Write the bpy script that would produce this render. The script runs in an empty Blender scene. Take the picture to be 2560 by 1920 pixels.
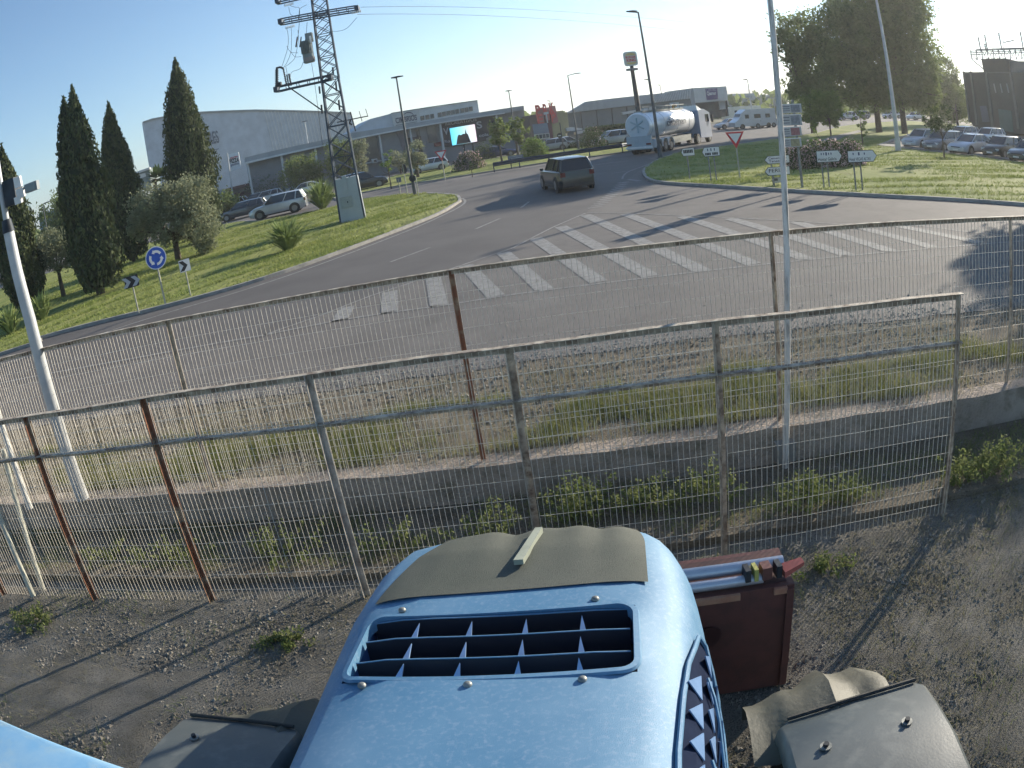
import bpy, bmesh, math, random
import numpy as np
from mathutils import Vector, Matrix
from mathutils.geometry import tessellate_polygon
R = math.radians
random.seed(7); rng = np.random.default_rng(11)
S = bpy.context.scene
COL = S.collection

# ------------------------------------------------------------------ camera (wide security lens, slight barrel)
CA, CB, CC = 0.6585052, 0.02872151, 0.00460216
UP = np.array([-0.14573681, 0.93357396, 0.32741479]); UP /= np.linalg.norm(UP)
_f = np.array([0, 0, -1.]); _y = _f - UP * (_f @ UP); _y /= np.linalg.norm(_y); _x = np.cross(_y, UP)
W = np.array([_x, _y, UP]); H = 3.7
cam = bpy.data.cameras.new('camera'); co = bpy.data.objects.new('camera', cam); COL.objects.link(co)
mw = Matrix([[W[i][j] for j in range(3)] for i in range(3)]).to_4x4(); mw.translation = Vector((0, 0, H))
co.matrix_world = mw; S.camera = co
cam.type = 'PANO'; cam.panorama_type = 'FISHEYE_LENS_POLYNOMIAL'
cam.sensor_width = 36; cam.sensor_height = 27; cam.sensor_fit = 'HORIZONTAL'; cam.clip_end = 6000; cam.clip_start = .05
k = (0.65755706, 0.0067905, 0.01308955, 0.01439409)
cam.fisheye_fov = R(150)
cam.fisheye_polynomial_k0 = 0
cam.fisheye_polynomial_k1 = -k[0] / 18; cam.fisheye_polynomial_k2 = -k[1] / 18**2
cam.fisheye_polynomial_k3 = -k[2] / 18**3; cam.fisheye_polynomial_k4 = -k[3] / 18**4

# ------------------------------------------------------------------ sky, sun, exposure
SUN_AZ, SUN_EL = 51.0, 17.5
wd = bpy.data.worlds.new('World'); S.world = wd; wd.use_nodes = True
nt = wd.node_tree; bg = nt.nodes['Background']; sk = nt.nodes.new('ShaderNodeTexSky')
sk.sky_type = 'NISHITA'; sk.sun_disc = False; sk.sun_elevation = R(SUN_EL); sk.sun_rotation = R(SUN_AZ)
sk.air_density = 1.0; sk.dust_density = 0.0; sk.ozone_density = 3.0; sk.altitude = 200
tn = nt.nodes.new('ShaderNodeMix'); tn.data_type = 'RGBA'; tn.blend_type = 'MULTIPLY'; tn.inputs[0].default_value = 1; tn.inputs[7].default_value = (.86, 1.0, 1.06, 1)
nt.links.new(sk.outputs[0], tn.inputs[6]); nt.links.new(tn.outputs[2], bg.inputs[0]); bg.inputs[1].default_value = 0.086
sl = bpy.data.lights.new('sun', 'SUN'); sl.energy = 4.7; sl.angle = R(.5); sl.color = (1, .90, .74)
so = bpy.data.objects.new('sun', sl); COL.objects.link(so)
sd = Vector((math.sin(R(SUN_AZ)) * math.cos(R(SUN_EL)), math.cos(R(SUN_AZ)) * math.cos(R(SUN_EL)), math.sin(R(SUN_EL))))
so.rotation_euler = sd.to_track_quat('Z', 'Y').to_euler(); so.location = (60, 50, 30)
S.view_settings.view_transform = 'Standard'; S.view_settings.look = 'None'; S.view_settings.gamma = 1
S.view_settings.exposure = 1.05
S.cycles.max_bounces = 5; S.cycles.transparent_max_bounces = 8; S.cycles.caustics_reflective = False; S.cycles.caustics_refractive = False

# ------------------------------------------------------------------ surveying helpers (photo pixel of a ground point -> metres)
def ray(px, py):
    x = (px - 1280) / 1280; y = (960 - py) / 1280
    r = math.hypot(x, y) + 1e-12; th = CA * r + CB * r**3 + CC * r**5
    return W @ np.array([x / r * math.sin(th), y / r * math.sin(th), -math.cos(th)])
def G(px, py, z=0.0):
    d = ray(px, py); t = (z - H) / d[2]; return (d[0] * t, d[1] * t, z)
def Zat(px, py, g):
    d = ray(px, py); t = (d[0] * g[0] + d[1] * g[1]) / (d[0]**2 + d[1]**2); return H + d[2] * t
def onp(px, py, B, m, off=0.0):
    d = ray(px, py); n = np.array([-m, 1.]) / math.hypot(m, 1)
    if n @ d[:2] < 0: n = -n
    t = (n @ np.array(B) - off) / (n @ d[:2]); return Vector((d[0] * t, d[1] * t, H + d[2] * t))
def V3(g, z=None): return Vector((g[0], g[1], g[2] if z is None else z))

# ------------------------------------------------------------------ materials
MATS = {}
def lin(c):
    if isinstance(c, str):
        c = [int(c[i:i + 2], 16) / 255 for i in (0, 2, 4)]
        return tuple(x / 12.92 if x <= .04045 else ((x + .055) / 1.055)**2.4 for x in c)
    return tuple(c)
def mat(name, c1=(.5,.5,.5), c2=None, scale=3., rough=.7, metal=0., bump=0., bscale=40., stretch=None, rot=0., c3=None, s3=20., w3=.5, spec=.4, coat=0., lo=.35, hi=.65, emit=None, es=1., bd=.02, trans=0.):
    if name in MATS: return MATS[name]
    m = bpy.data.materials.new(name); m.use_nodes = True; n = m.node_tree; L = n.links
    p = n.nodes['Principled BSDF']; c1 = lin(c1)
    p.inputs['Base Color'].default_value = (*c1, 1); p.inputs['Roughness'].default_value = rough; p.inputs['Metallic'].default_value = metal
    p.inputs['Specular IOR Level'].default_value = spec; p.inputs['Coat Weight'].default_value = coat
    if trans: p.inputs['Transmission Weight'].default_value = trans
    if emit: p.inputs['Emission Color'].default_value = (*lin(emit), 1); p.inputs['Emission Strength'].default_value = es
    vec = None
    if c2 is not None or bump:
        tc = n.nodes.new('ShaderNodeTexCoord'); mp = n.nodes.new('ShaderNodeMapping'); L.new(tc.outputs['Object'], mp.inputs[0])
        if stretch: mp.inputs['Scale'].default_value = stretch
        mp.inputs['Rotation'].default_value = (0, 0, rot); vec = mp.outputs[0]
    def noise(sc, det=6):
        t = n.nodes.new('ShaderNodeTexNoise'); t.inputs['Scale'].default_value = sc; t.inputs['Detail'].default_value = det; t.inputs['Roughness'].default_value = .62
        L.new(vec, t.inputs[0]); return t.outputs[0]
    def mixc(fac, a, b):
        mx = n.nodes.new('ShaderNodeMix'); mx.data_type = 'RGBA'
        L.new(fac, mx.inputs[0])
        for s, q in ((6, a), (7, b)):
            if isinstance(q, tuple): mx.inputs[s].default_value = (*q, 1)
            else: L.new(q, mx.inputs[s])
        return mx.outputs[2]
    def mr(x, lo, hi, a=0., b=1.):
        q = n.nodes.new('ShaderNodeMapRange'); q.inputs[1].default_value = lo; q.inputs[2].default_value = hi; q.inputs[3].default_value = a; q.inputs[4].default_value = b; L.new(x, q.inputs[0]); return q.outputs[0]
    if c2 is not None:
        c = mixc(mr(noise(scale), lo, hi), c1, lin(c2))
        if c3 is not None: c = mixc(mr(noise(s3), .5, .72, 0, w3), c, lin(c3))
        L.new(c, p.inputs['Base Color'])
    if bump:
        b = n.nodes.new('ShaderNodeBump'); b.inputs['Strength'].default_value = bump; b.inputs['Distance'].default_value = bd
        L.new(noise(bscale, 8), b.inputs['Height']); L.new(b.outputs[0], p.inputs['Normal'])
    MATS[name] = m; return m
galv = mat('galvanised', '9a9c98', '6d6f6c', 9, .5, .55, .1, 60)
fence_m = mat('old_galvanised', 'cabfac', '85776a', 7, .75, .1, .4, 60, c3='4a3020', s3=10, w3=.85)
rust_m = mat('rusted_steel', '9a6a50', '644a3e', 5, .9, .0, .5, 70, c3='c4b49a', s3=5, w3=.95)
wire_m = mat('fence_wire', 'eee6d8', 'c6bcab', 20, .5, .3)
dark_m = mat('dark_steel', '3a4048', '2b3036', 8, .6, .4)
tower_m = mat('tower_steel', '4a5664', '38424e', 3, .6, .5)
lampm = mat('lamp_steel', 'c2c4c4', 'a9acad', 2, .5, .2)
asphalt = mat('asphalt', (.095, .086, .08), (.125, .114, .106), .35, .82, 0, .5, 90, c3=(.10, .096, .09), s3=60, w3=.5, bd=.012)
asph_pale = mat('asphalt_worn', (.13, .117, .107), (.165, .15, .136), .5, .85, 0, .5, 70, c3=(.09, .082, .075), s3=1.6, w3=.5)
white_p = mat('road_paint', (.30, .29, .27), (.20, .19, .175), 5, .75, 0, .2, 60, c3=(.12, .11, .10), s3=7, w3=1.0)
lawn_m = mat('lawn', (.19, .235, .06), (.32, .33, .11), .5, .9, 0, 1., 7, stretch=(1, .16, 1), rot=R(41), c3=(.10, .12, .04), s3=2.6, w3=.8, spec=.15, bd=.3)  # dark stretched streaks put the small shadows of uneven turf into the colour
lawn2_m = mat('lawn_far', (.19, .23, .06), (.31, .32, .11), .25, .9, 0, .8, 5, stretch=(1, .2, 1), rot=R(41), c3=(.2, .18, .08), s3=1.2, w3=.5, spec=.15, bd=.12)
dirt_m = mat('dirt', (.185, .155, .115), (.27, .235, .18), 2, .95, 0, 1., 45, c3=(.08, .07, .052), s3=45, w3=.85, spec=.1, bd=.05)
yard_m = mat('yard_gravel', (.19, .178, .15), (.29, .275, .24), 2, .95, 0, 1., 60, c3=(.045, .04, .03), s3=60, w3=.85, spec=.1, bd=.05)
terr_m = mat('terrain', (.13, .125, .06), (.20, .17, .09), .05, .95)
conc = mat('concrete', (.34, .32, .285), (.24, .225, .20), 2.5, .9, 0, .5, 40, c3=(.13, .12, .10), s3=6, w3=.6)
wallc = mat('old_concrete_wall', (.44, .36, .29), (.30, .245, .195), 1.8, .95, 0, .9, 24, c3=(.11, .10, .06), s3=4, w3=.7, bd=.04)
kerb_m = mat('kerb_concrete', (.36, .34, .31), (.25, .24, .22), 3, .9, 0, .3, 30)
black_r = mat('rubber', (.03, .03, .03), (.06, .057, .05), 6, .8, 0, .3, 40)
glass = mat('car_glass', (.02, .025, .03), rough=.08, spec=.8)
white_s = mat('sign_white', (.78, .78, .76), (.68, .68, .66), 3, .5)
black_s = mat('sign_black', (.025, .025, .028), rough=.5)
red_s = mat('sign_red', (.55, .03, .04), rough=.5)
blue_s = mat('sign_blue', (.02, .09, .42), rough=.45)

# ------------------------------------------------------------------ mesh builder
class MB:
    def __init__(s): s.v = []; s.f = []
    def add(s, vs, fs):
        o = len(s.v); s.v += [tuple(v) for v in vs]; s.f += [tuple(o + i for i in f) for f in fs]; return s
    def box(s, c, d, rz=0., rx=0., ry=0.):
        M = Matrix.Rotation(rz, 3, 'Z') @ Matrix.Rotation(ry, 3, 'Y') @ Matrix.Rotation(rx, 3, 'X'); c = Vector(c)
        vs = [c + M @ Vector((x * d[0] / 2, y * d[1] / 2, z * d[2] / 2)) for x in (-1, 1) for y in (-1, 1) for z in (-1, 1)]
        return s.add(vs, [(0, 1, 3, 2), (4, 6, 7, 5), (0, 4, 5, 1), (2, 3, 7, 6), (0, 2, 6, 4), (1, 5, 7, 3)])
    def tube(s, pts, r, n=8, cap=True):
        pts = [Vector(p) for p in pts]; rs = r if isinstance(r, (list, tuple)) else [r] * len(pts); rings = []
        a = None
        for i, p in enumerate(pts):
            t = (pts[min(i + 1, len(pts) - 1)] - pts[max(i - 1, 0)]).normalized()
            if a is None: a = t.orthogonal().normalized()
            else: a = (a - t * a.dot(t)).normalized()
            b = t.cross(a)
            rings.append([p + (a * math.cos(2 * math.pi * j / n) + b * math.sin(2 * math.pi * j / n)) * rs[i] for j in range(n)])
        return s.loft(rings, cap)
    def loft(s, rings, cap=True, closed=True):
        n = len(rings[0]); o = len(s.v)
        for rg in rings: s.v += [tuple(v) for v in rg]
        for i in range(len(rings) - 1):
            for j in range(n if closed else n - 1):
                k = (j + 1) % n; s.f.append((o + i * n + j, o + i * n + k, o + (i + 1) * n + k, o + (i + 1) * n + j))
        if cap and closed:
            s.f.append(tuple(o + j for j in range(n))[::-1]); s.f.append(tuple(o + (len(rings) - 1) * n + j for j in range(n)))
        return s
    def ext(s, poly, vec):
        vec = Vector(vec); poly = [Vector(p) for p in poly]; n = len(poly); o = len(s.v)
        s.v += [tuple(p) for p in poly] + [tuple(p + vec) for p in poly]
        tri = tessellate_polygon([poly])
        for t in tri: s.f.append(tuple(o + i for i in t)); s.f.append(tuple(o + n + i for i in t)[::-1])
        for j in range(n): k = (j + 1) % n; s.f.append((o + j, o + k, o + n + k, o + n + j))
        return s
    def poly(s, poly):
        poly = [Vector(p) for p in poly]; o = len(s.v); s.v += [tuple(p) for p in poly]
        for t in tessellate_polygon([poly]): s.f.append(tuple(o + i for i in t))
        return s
    def sph(s, c, r, n=10, sc=(1, 1, 1)):
        rg = []
        for i in range(1, n):
            a = math.pi * i / n; rg.append([(c[0] + r * sc[0] * math.sin(a) * math.cos(b), c[1] + r * sc[1] * math.sin(a) * math.sin(b), c[2] + r * sc[2] * math.cos(a)) for b in [2 * math.pi * j / (n * 2) for j in range(n * 2)]])
        return s.loft(rg)
    def build(s, name, m, parent=None, smooth=False, world=True, fix=True):
        me = bpy.data.meshes.new(name)
        off = Vector((0, 0, 0))
        if parent is not None and world:
            q = parent
            while q is not None: off += q.location; q = q.parent
        me.from_pydata([(v[0] - off[0], v[1] - off[1], v[2] - off[2]) for v in s.v], [], s.f)
        if fix:
            b = bmesh.new(); b.from_mesh(me); bmesh.ops.recalc_face_normals(b, faces=b.faces); b.to_mesh(me); b.free()
        if smooth:
            me.polygons.foreach_set('use_smooth', [True] * len(me.polygons))
            try: me.set_sharp_from_angle(angle=R(38))
            except Exception: pass
        me.materials.append(m)
        o = bpy.data.objects.new(name, me); COL.objects.link(o); o.parent = parent; return o
def tag(o, label=None, cat=None, group=None, kind=None):
    if label: o['label'] = label
    if cat: o['category'] = cat
    if group: o['group'] = group
    if kind: o['kind'] = kind
    return o
def thing(name, label, cat, loc=(0, 0, 0), group=None, rz=0.):
    o = bpy.data.objects.new(name, None); COL.objects.link(o); o.location = loc; o.rotation_euler = (0, 0, rz); o.empty_display_size = .2
    return tag(o, label, cat, group)
def struct(o): o['kind'] = 'structure'; return o
def text(name, body, m, parent, o0, ux, uy, w, h, ext=.01, bold=0., world=True):
    """lettering as a mesh fitted into a w x h cell whose lower-left corner is o0"""
    cu = bpy.data.curves.new(name, 'FONT'); cu.body = body; cu.extrude = 0; cu.offset = bold
    t = bpy.data.objects.new(name, cu); COL.objects.link(t); dg = bpy.context.evaluated_depsgraph_get()
    me = bpy.data.meshes.new_from_object(t.evaluated_get(dg)); bpy.data.objects.remove(t)
    vs = np.array([v.co[:] for v in me.vertices]); lo = vs.min(0); hi = vs.max(0)
    ux = Vector(ux).normalized(); uy = Vector(uy).normalized(); nn = ux.cross(uy); o0 = Vector(o0)
    off = Vector((0, 0, 0))
    if world: off = parent.location if parent.parent is None else parent.location + parent.parent.location
    for v in me.vertices:
        a = (v.co.x - lo[0]) / (hi[0] - lo[0]) * w; b = (v.co.y - lo[1]) / (hi[1] - lo[1]) * h
        v.co = o0 + ux * a + uy * b + nn * ext - off
    me.materials.clear(); me.materials.append(m)
    ob = bpy.data.objects.new(name, me); COL.objects.link(ob); ob.parent = parent; return ob
def npmesh(name, verts, k, m, parent=None):
    """verts: (n*k,3) numpy array of n separate k-gons"""
    n = len(verts) // k; me = bpy.data.meshes.new(name); me.vertices.add(len(verts)); me.vertices.foreach_set('co', verts.astype(np.float32).ravel())
    me.loops.add(n * k); me.loops.foreach_set('vertex_index', np.arange(n * k, dtype=np.int32)); me.polygons.add(n)
    me.polygons.foreach_set('loop_start', np.arange(0, n * k, k, dtype=np.int32)); me.polygons.foreach_set('loop_total', np.full(n, k, dtype=np.int32))
    me.update(); me.materials.append(m); o = bpy.data.objects.new(name, me); COL.objects.link(o); o.parent = parent; return o
def leaves(P, size, up=0., asp=.5, jit=.4):
    """leaf quads (kite shaped) at points P, random orientation; up pulls the long axis upward"""
    n = len(P); a = rng.normal(size=(n, 3)); a[:, 2] += up * 2.5; a /= np.linalg.norm(a, axis=1)[:, None]
    b = rng.normal(size=(n, 3)); b -= a * (a * b).sum(1)[:, None]; b /= np.linalg.norm(b, axis=1)[:, None]
    s = (size * (1 + jit * rng.uniform(-1, 1, n)))[:, None]
    q = np.stack([P - a * s * .5, P + b * s * asp * .5, P + a * s * .5, P - b * s * asp * .5], 1)
    return q.reshape(-1, 3)
def leafmat(name, c1, c2, tr=.25, sc=1.5):
    m = mat(name, c1, c2, sc, .75, spec=.15); n = m.node_tree; p = n.nodes['Principled BSDF']
    o = n.nodes['Material Output']; t = n.nodes.new('ShaderNodeBsdfTranslucent'); mx = n.nodes.new('ShaderNodeMixShader'); mx.inputs[0].default_value = tr
    src = p.inputs['Base Color'].links[0].from_socket; n.links.new(src, t.inputs[0])
    n.links.new(p.outputs[0], mx.inputs[1]); n.links.new(t.outputs[0], mx.inputs[2]); n.links.new(mx.outputs[0], o.inputs[0]); return m
cyp_l = leafmat('cypress_leaf', (.045, .066, .03), (.125, .145, .065), .15, 2)
olive_l = leafmat('olive_leaf', (.20, .22, .13), (.32, .34, .22), .35, 3)
plane_l = leafmat('plane_leaf', (.11, .155, .05), (.22, .27, .09), .5, .8)
bright_l = leafmat('bright_leaf', (.10, .17, .03), (.22, .30, .07), .4, 2)
shrub_l = leafmat('shrub_leaf', (.05, .08, .03), (.10, .14, .05), .25, 2)
weed_l = leafmat('weed_leaf', (.13, .17, .05), (.27, .29, .12), .35, 5)
flower_l = leafmat('flower_petal', (.75, .62, .60), (.6, .35, .38), .3, 9)
grass_l = leafmat('verge_grass', (.16, .19, .06), (.29, .28, .13), .35, 5)
dry_l = leafmat('dry_grass', (.34, .30, .18), (.20, .19, .09), .3, 6)
agave_l = leafmat('sword_leaf', (.17, .23, .07), (.30, .36, .15), .3, 4)
bark = mat('bark', (.12, .095, .07), (.07, .055, .04), 6, .9, 0, .6, 30)

# ------------------------------------------------------------------ ground
WALLY = lambda x: 8.02 - .0945 * x      # face of the low retaining wall
STRIPY = lambda x: 6.62 - .105 * x        # edge of the strip under the front fence
def sheet(name, pts, z, m, kind='structure'):
    o = MB().poly([(p[0], p[1], z) for p in pts]).build(name, m, fix=True)
    for f in o.data.polygons:
        if f.normal.z < 0: f.flip()
    return tag(o, kind=kind)
from mathutils import noise as NZ
def displaced(name, x0, x1, y0f, y1f, nx, ny, z, amp, m):
    vs = []; fs = []
    from mathutils import noise as N
    for j in range(ny + 1):
        for i in range(nx + 1):
            x = x0 + (x1 - x0) * i / nx; t = j / ny; y = y0f(x) * (1 - t) + y1f(x) * t
            edge = min(1, 6 * min(t, 1 - t)); e = min(1, 8 * min(i / nx, 1 - i / nx))
            if name == 'verge_ground': edge *= max(0, 1 - t * 1.15)
            h = (.05 * max(0, 1 - abs(t - .60) / .20) * (NZ.noise((x * .45, y * 5.5, 2)) - .1) if name == 'verge_ground' else 0) + amp * edge * e * (N.noise((x * .9, y * .9, 0)) + .6 * N.noise((x * 3, y * 3, 5)) + .35 * N.noise((x * 9, y * 9, 9)))
            vs.append((x, y, z + h))
    for j in range(ny):
        for i in range(nx): a = j * (nx + 1) + i; fs.append((a, a + 1, a + nx + 2, a + nx + 1))
    o = MB().add(vs, fs).build(name, m, smooth=True); return tag(o, kind='structure')
tag(displaced('yard_ground', -14, 13, lambda x: -6, lambda x: STRIPY(x) + .02, 240, 130, -.56, .035, yard_m), kind='structure')
sheet('yard_terrain', [(-300, -80), (300, -80), (300, 7.2 - 30), (13, 5.9), (13, -6), (-14, -6), (-14, 8.6), (-300, 36)], -.60, yard_m)
# strip under the fence, with its small step
strip = MB(); xs = [-14 + i * 1.0 for i in range(28)]
strip.loft([[(x, STRIPY(x), -1.4), (x, STRIPY(x) + .008 * math.sin(x * 4), -.48 + .006 * math.sin(x * 7)), (x, WALLY(x) + .02, -.475), (x, WALLY(x) + .02, -1.4)] for x in xs])
struct(strip.build('gravel_strip', dirt_m))
# ground beyond the wall
displaced('verge_ground', -16, 16, lambda x: WALLY(x) + .28, lambda x: 12.4 - .08 * x, 260, 110, .0, .05, dirt_m)
sheet('terrain', [(-2500, 14), (-16, 9.55), (-16, 12.9), (16, 12.1), (16, 6.55), (2500, -20), (2500, 3000), (-2500, 3000)], -.06, terr_m)
edge = [(x, 11.6 - .1 * x + .12 * math.sin(x * .6) + .05 * math.sin(x * 2.7) + .03 * math.sin(x * 7.1)) for x in np.arange(-30, 30.1, .2)]
sheet('road', [(-260, 14)] + edge + [(200, 2), (200, 135), (-260, 135)], .008, asph_pale)
# circulating carriageway (newer, darker asphalt)
circ = [G(*p)[:2] for p in [(660, 843), (802, 790), (1016, 712), (1280, 622), (1465, 533), (1555, 458), (1613, 417), (1640, 402), (1590, 388), (1400, 407), (1280, 427), (1114, 454), (987, 474), (895, 492), (600, 565)]]
sheet('roundabout_road', [(-40, 18), (-20, 17.5)] + circ + [(-40, 75), (-90, 60)], .012, asphalt)

# white markings: each a thin raised sheet
def strip_poly(pts, w):
    L = []; Rr = []
    for i, p in enumerate(pts):
        a = pts[max(i - 1, 0)]; b = pts[min(i + 1, len(pts) - 1)]; d = Vector((b[0] - a[0], b[1] - a[1])).normalized(); n = Vector((-d.y, d.x)) * w / 2
        L.append((p[0] + n.x, p[1] + n.y)); Rr.append((p[0] - n.x, p[1] - n.y))
    return L + Rr[::-1]
def smoothpts(pts, n=6):
    out = []
    P = [pts[0]] + list(pts) + [pts[-1]]
    for i in range(1, len(P) - 2):
        for j in range(n):
            t = j / n; a, b, c, d = [np.array(q[:2]) for q in P[i - 1:i + 3]]
            out.append(tuple(.5 * ((2 * b) + (-a + c) * t + (2 * a - 5 * b + 4 * c - d) * t * t + (-a + 3 * b - 3 * c + d) * t**3)))
    out.append(tuple(pts[-1][:2])); return out
mk = MB()
def mark(pts, w): mk.poly([(x, y, .016) for x, y in strip_poly(pts, w)])
mark([(-16, 17.9), (-9, 17.0)] + [G(*p)[:2] for p in [(660, 839), (842, 803), (964, 784), (1115, 764), (1280, 738), (1600, 698), (1920, 661), (2330, 622)]] + [(17, 15.6)], .12)
mark(smoothpts([G(*p)[:2] for p in [(0, 911), (69, 893), (208, 851), (300, 820), (405, 787), (607, 727), (813, 657), (1016, 579), (1103, 541), (1150, 517), (1163, 504), (1155, 496)]]), .14)
mark([G(*p)[:2] for p in [(660, 839), (802, 790), (929, 740), (1016, 712), (1280, 622), (1380, 570), (1465, 533)]], .10)
mark(smoothpts([G(*p)[:2] for p in [(1465, 533), (1560, 534), (1700, 540), (1820, 545), (1920, 550), (2065, 559), (2296, 566), (2412, 580), (2525, 590)]]), .10)
mark(smoothpts([G(*p)[:2] for p in [(1556, 448), (1560, 438), (1575, 428), (1613, 414), (1645, 402)]]), .12)
mark([G(1571, 449)[:2], G(1600, 453)[:2]], .3)
for a, b, w in [((1463, 538), (1755, 678), .62), ((1401, 567), (1627, 692), .62), ((1338, 596), (1497, 706), .62), ((1258, 632), (1362, 726), .6), ((1165, 664), (1240, 742), .6), ((1082, 692), (1098, 766), .6),
                ((974, 730), (975, 783), .6), ((868, 768), (850, 803), .6), ((1565, 536), (1885, 662), .62), ((1706, 542), (2020, 650), .62), ((1825, 547), (2122, 640), .62), ((1985, 555), (2230, 630), .62), ((2120, 562), (2337, 621), .62), ((2238, 565), (2450, 608), .62)]:
    mark([G(*a)[:2], G(*b)[:2]], w * .68)
for a, b in [((976, 656), (1074, 620)), ((1190, 573), (1250, 547)), ((1303, 520), (1322, 505)), ((760, 735), (850, 702))][:3]: mark([G(*a)[:2], G(*b)[:2]], .12)
for i in range(13):
    t = i / 12; p = (1488 + 70 * t + 6 * math.sin(t * 3), 519 - 62 * t); c = V3(G(*p)); mark([(c.x - .3, c.y - .04), (c.x + .3, c.y + .04)], .22 + .25 * t)
for a, b in [((1490, 412), (1570, 402)), ((1340, 440), (1440, 431)), ((1590, 425), (1530, 434))]: mark([G(*a)[:2], G(*b)[:2]], .14)
struct(mk.build('road_markings', white_p))

def lawn(name, pts, z, m, kw=.16):
    k = MB(); n = len(pts); c = np.mean([p[:2] for p in pts], 0)
    o = sheet(name, pts, z, m)
    return o
def kerb(name, pts, w=.16, z0=.0, z1=.13):
    k = MB(); rings = []
    for i, p in enumerate(pts):
        a = pts[max(i - 1, 0)]; b = pts[min(i + 1, len(pts) - 1)]; d = Vector((b[0] - a[0], b[1] - a[1])).normalized(); nn = Vector((-d.y, d.x)) * w / 2
        rings.append([(p[0] - nn.x, p[1] - nn.y, z0), (p[0] - nn.x, p[1] - nn.y, z1), (p[0] + nn.x, p[1] + nn.y, z1), (p[0] + nn.x, p[1] + nn.y, z0)])
    return struct(k.loft(rings).build(name, kerb_m))
isl = smoothpts([(-60, 30), (-40, 20.5)] + [G(*p)[:2] for p in [(0, 890), (92, 852), (275, 803), (405, 772), (607, 717), (813, 648), (1016, 571), (1100, 536), (1140, 512), (1150, 502), (1130, 490), (1039, 487), (929, 497), (895, 503), (780, 533), (640, 556), (547, 566)]] + [(-40, 62), (-70, 60)], 4)
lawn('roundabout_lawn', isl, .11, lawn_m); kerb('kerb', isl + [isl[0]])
tri = smoothpts([G(*p)[:2] for p in [(1621, 451), (1610, 430), (1635, 408), (1660, 397), (1720, 380), (1858, 361), (1950, 348), (2040, 335)]], 3) + [G(*p)[:2] for p in [(2100, 318), (2150, 311)]] + [(70, 110), (72, 92)] + [G(*p)[:2] for p in [(2300, 330), (2230, 352), (2192, 367), (2354, 386), (2560, 411)]] + [(36, 20), (26, 17.5)] + smoothpts([G(*p)[:2] for p in [(2560, 515), (2370, 502), (2180, 492), (1972, 480), (1772, 467), (1690, 462), (1640, 457)]], 3)
lawn('junction_lawn', tri, .11, lawn2_m); kerb('kerb', tri + [tri[0]])
verge = [G(*p)[:2] for p in [(850, 500), (895, 486), (987, 468), (1114, 449), (1280, 422), (1396, 404), (1500, 391), (1578, 380), (1592, 364), (1584, 354), (1367, 376), (1190, 405), (1045, 432), (987, 440), (938, 462), (880, 476), (800, 492)]]
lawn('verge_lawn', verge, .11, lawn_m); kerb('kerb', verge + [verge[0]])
pth = [G(*p)[:2] for p in [(2050, 356), (2075, 345), (2146, 328), (2160, 331), (2110, 345), (2085, 360)]]
sheet('path', pth, .125, conc)
sheet('pavement', [G(*p)[:2] for p in [(2192, 367), (2244, 372), (2354, 385), (2560, 409)]] + [(37, 24), (38.6, 24.4)] + [G(*p)[:2] for p in [(2560, 404), (2354, 380), (2240, 366), (2200, 363)]], .15, conc)
# distant hills
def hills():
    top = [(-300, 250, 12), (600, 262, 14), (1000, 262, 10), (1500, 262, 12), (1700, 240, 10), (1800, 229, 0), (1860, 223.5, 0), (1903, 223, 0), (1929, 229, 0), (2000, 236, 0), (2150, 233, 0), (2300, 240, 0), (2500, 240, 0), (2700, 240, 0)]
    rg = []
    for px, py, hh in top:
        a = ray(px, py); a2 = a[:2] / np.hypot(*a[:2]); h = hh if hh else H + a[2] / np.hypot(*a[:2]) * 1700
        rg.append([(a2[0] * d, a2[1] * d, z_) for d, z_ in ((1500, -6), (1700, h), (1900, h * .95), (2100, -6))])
    return struct(MB().loft(rg).build('hills', mat('hill', (.30, .28, .19), (.22, .22, .14), .004, .95)))  # fade of distance put into the pale hill colour
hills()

# ------------------------------------------------------------------ retaining wall
t = thing('retaining_wall', 'low weathered concrete retaining wall between the two rusty mesh fences', 'wall', (0, 8, -1))
w = MB(); w.loft([[(x, WALLY(x), -1.3), (x, WALLY(x) + .015 * math.sin(x * 2.1), -.02 + .012 * math.sin(x * 5)), (x, WALLY(x) + .3, .0), (x, WALLY(x) + .3, -1.3)] for x in np.arange(-15.8, 15.9, .3)])
w.build('wall', wallc, t)
g = G(1953, 1165, -.55); MB().box((g[0] + .0, WALLY(g[0]) - .06, -.30), (.24, .14, .24)).build('junction_block', mat('block', (.30, .29, .26), (.22, .21, .19), 6, .9, bump=.3), t)

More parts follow.
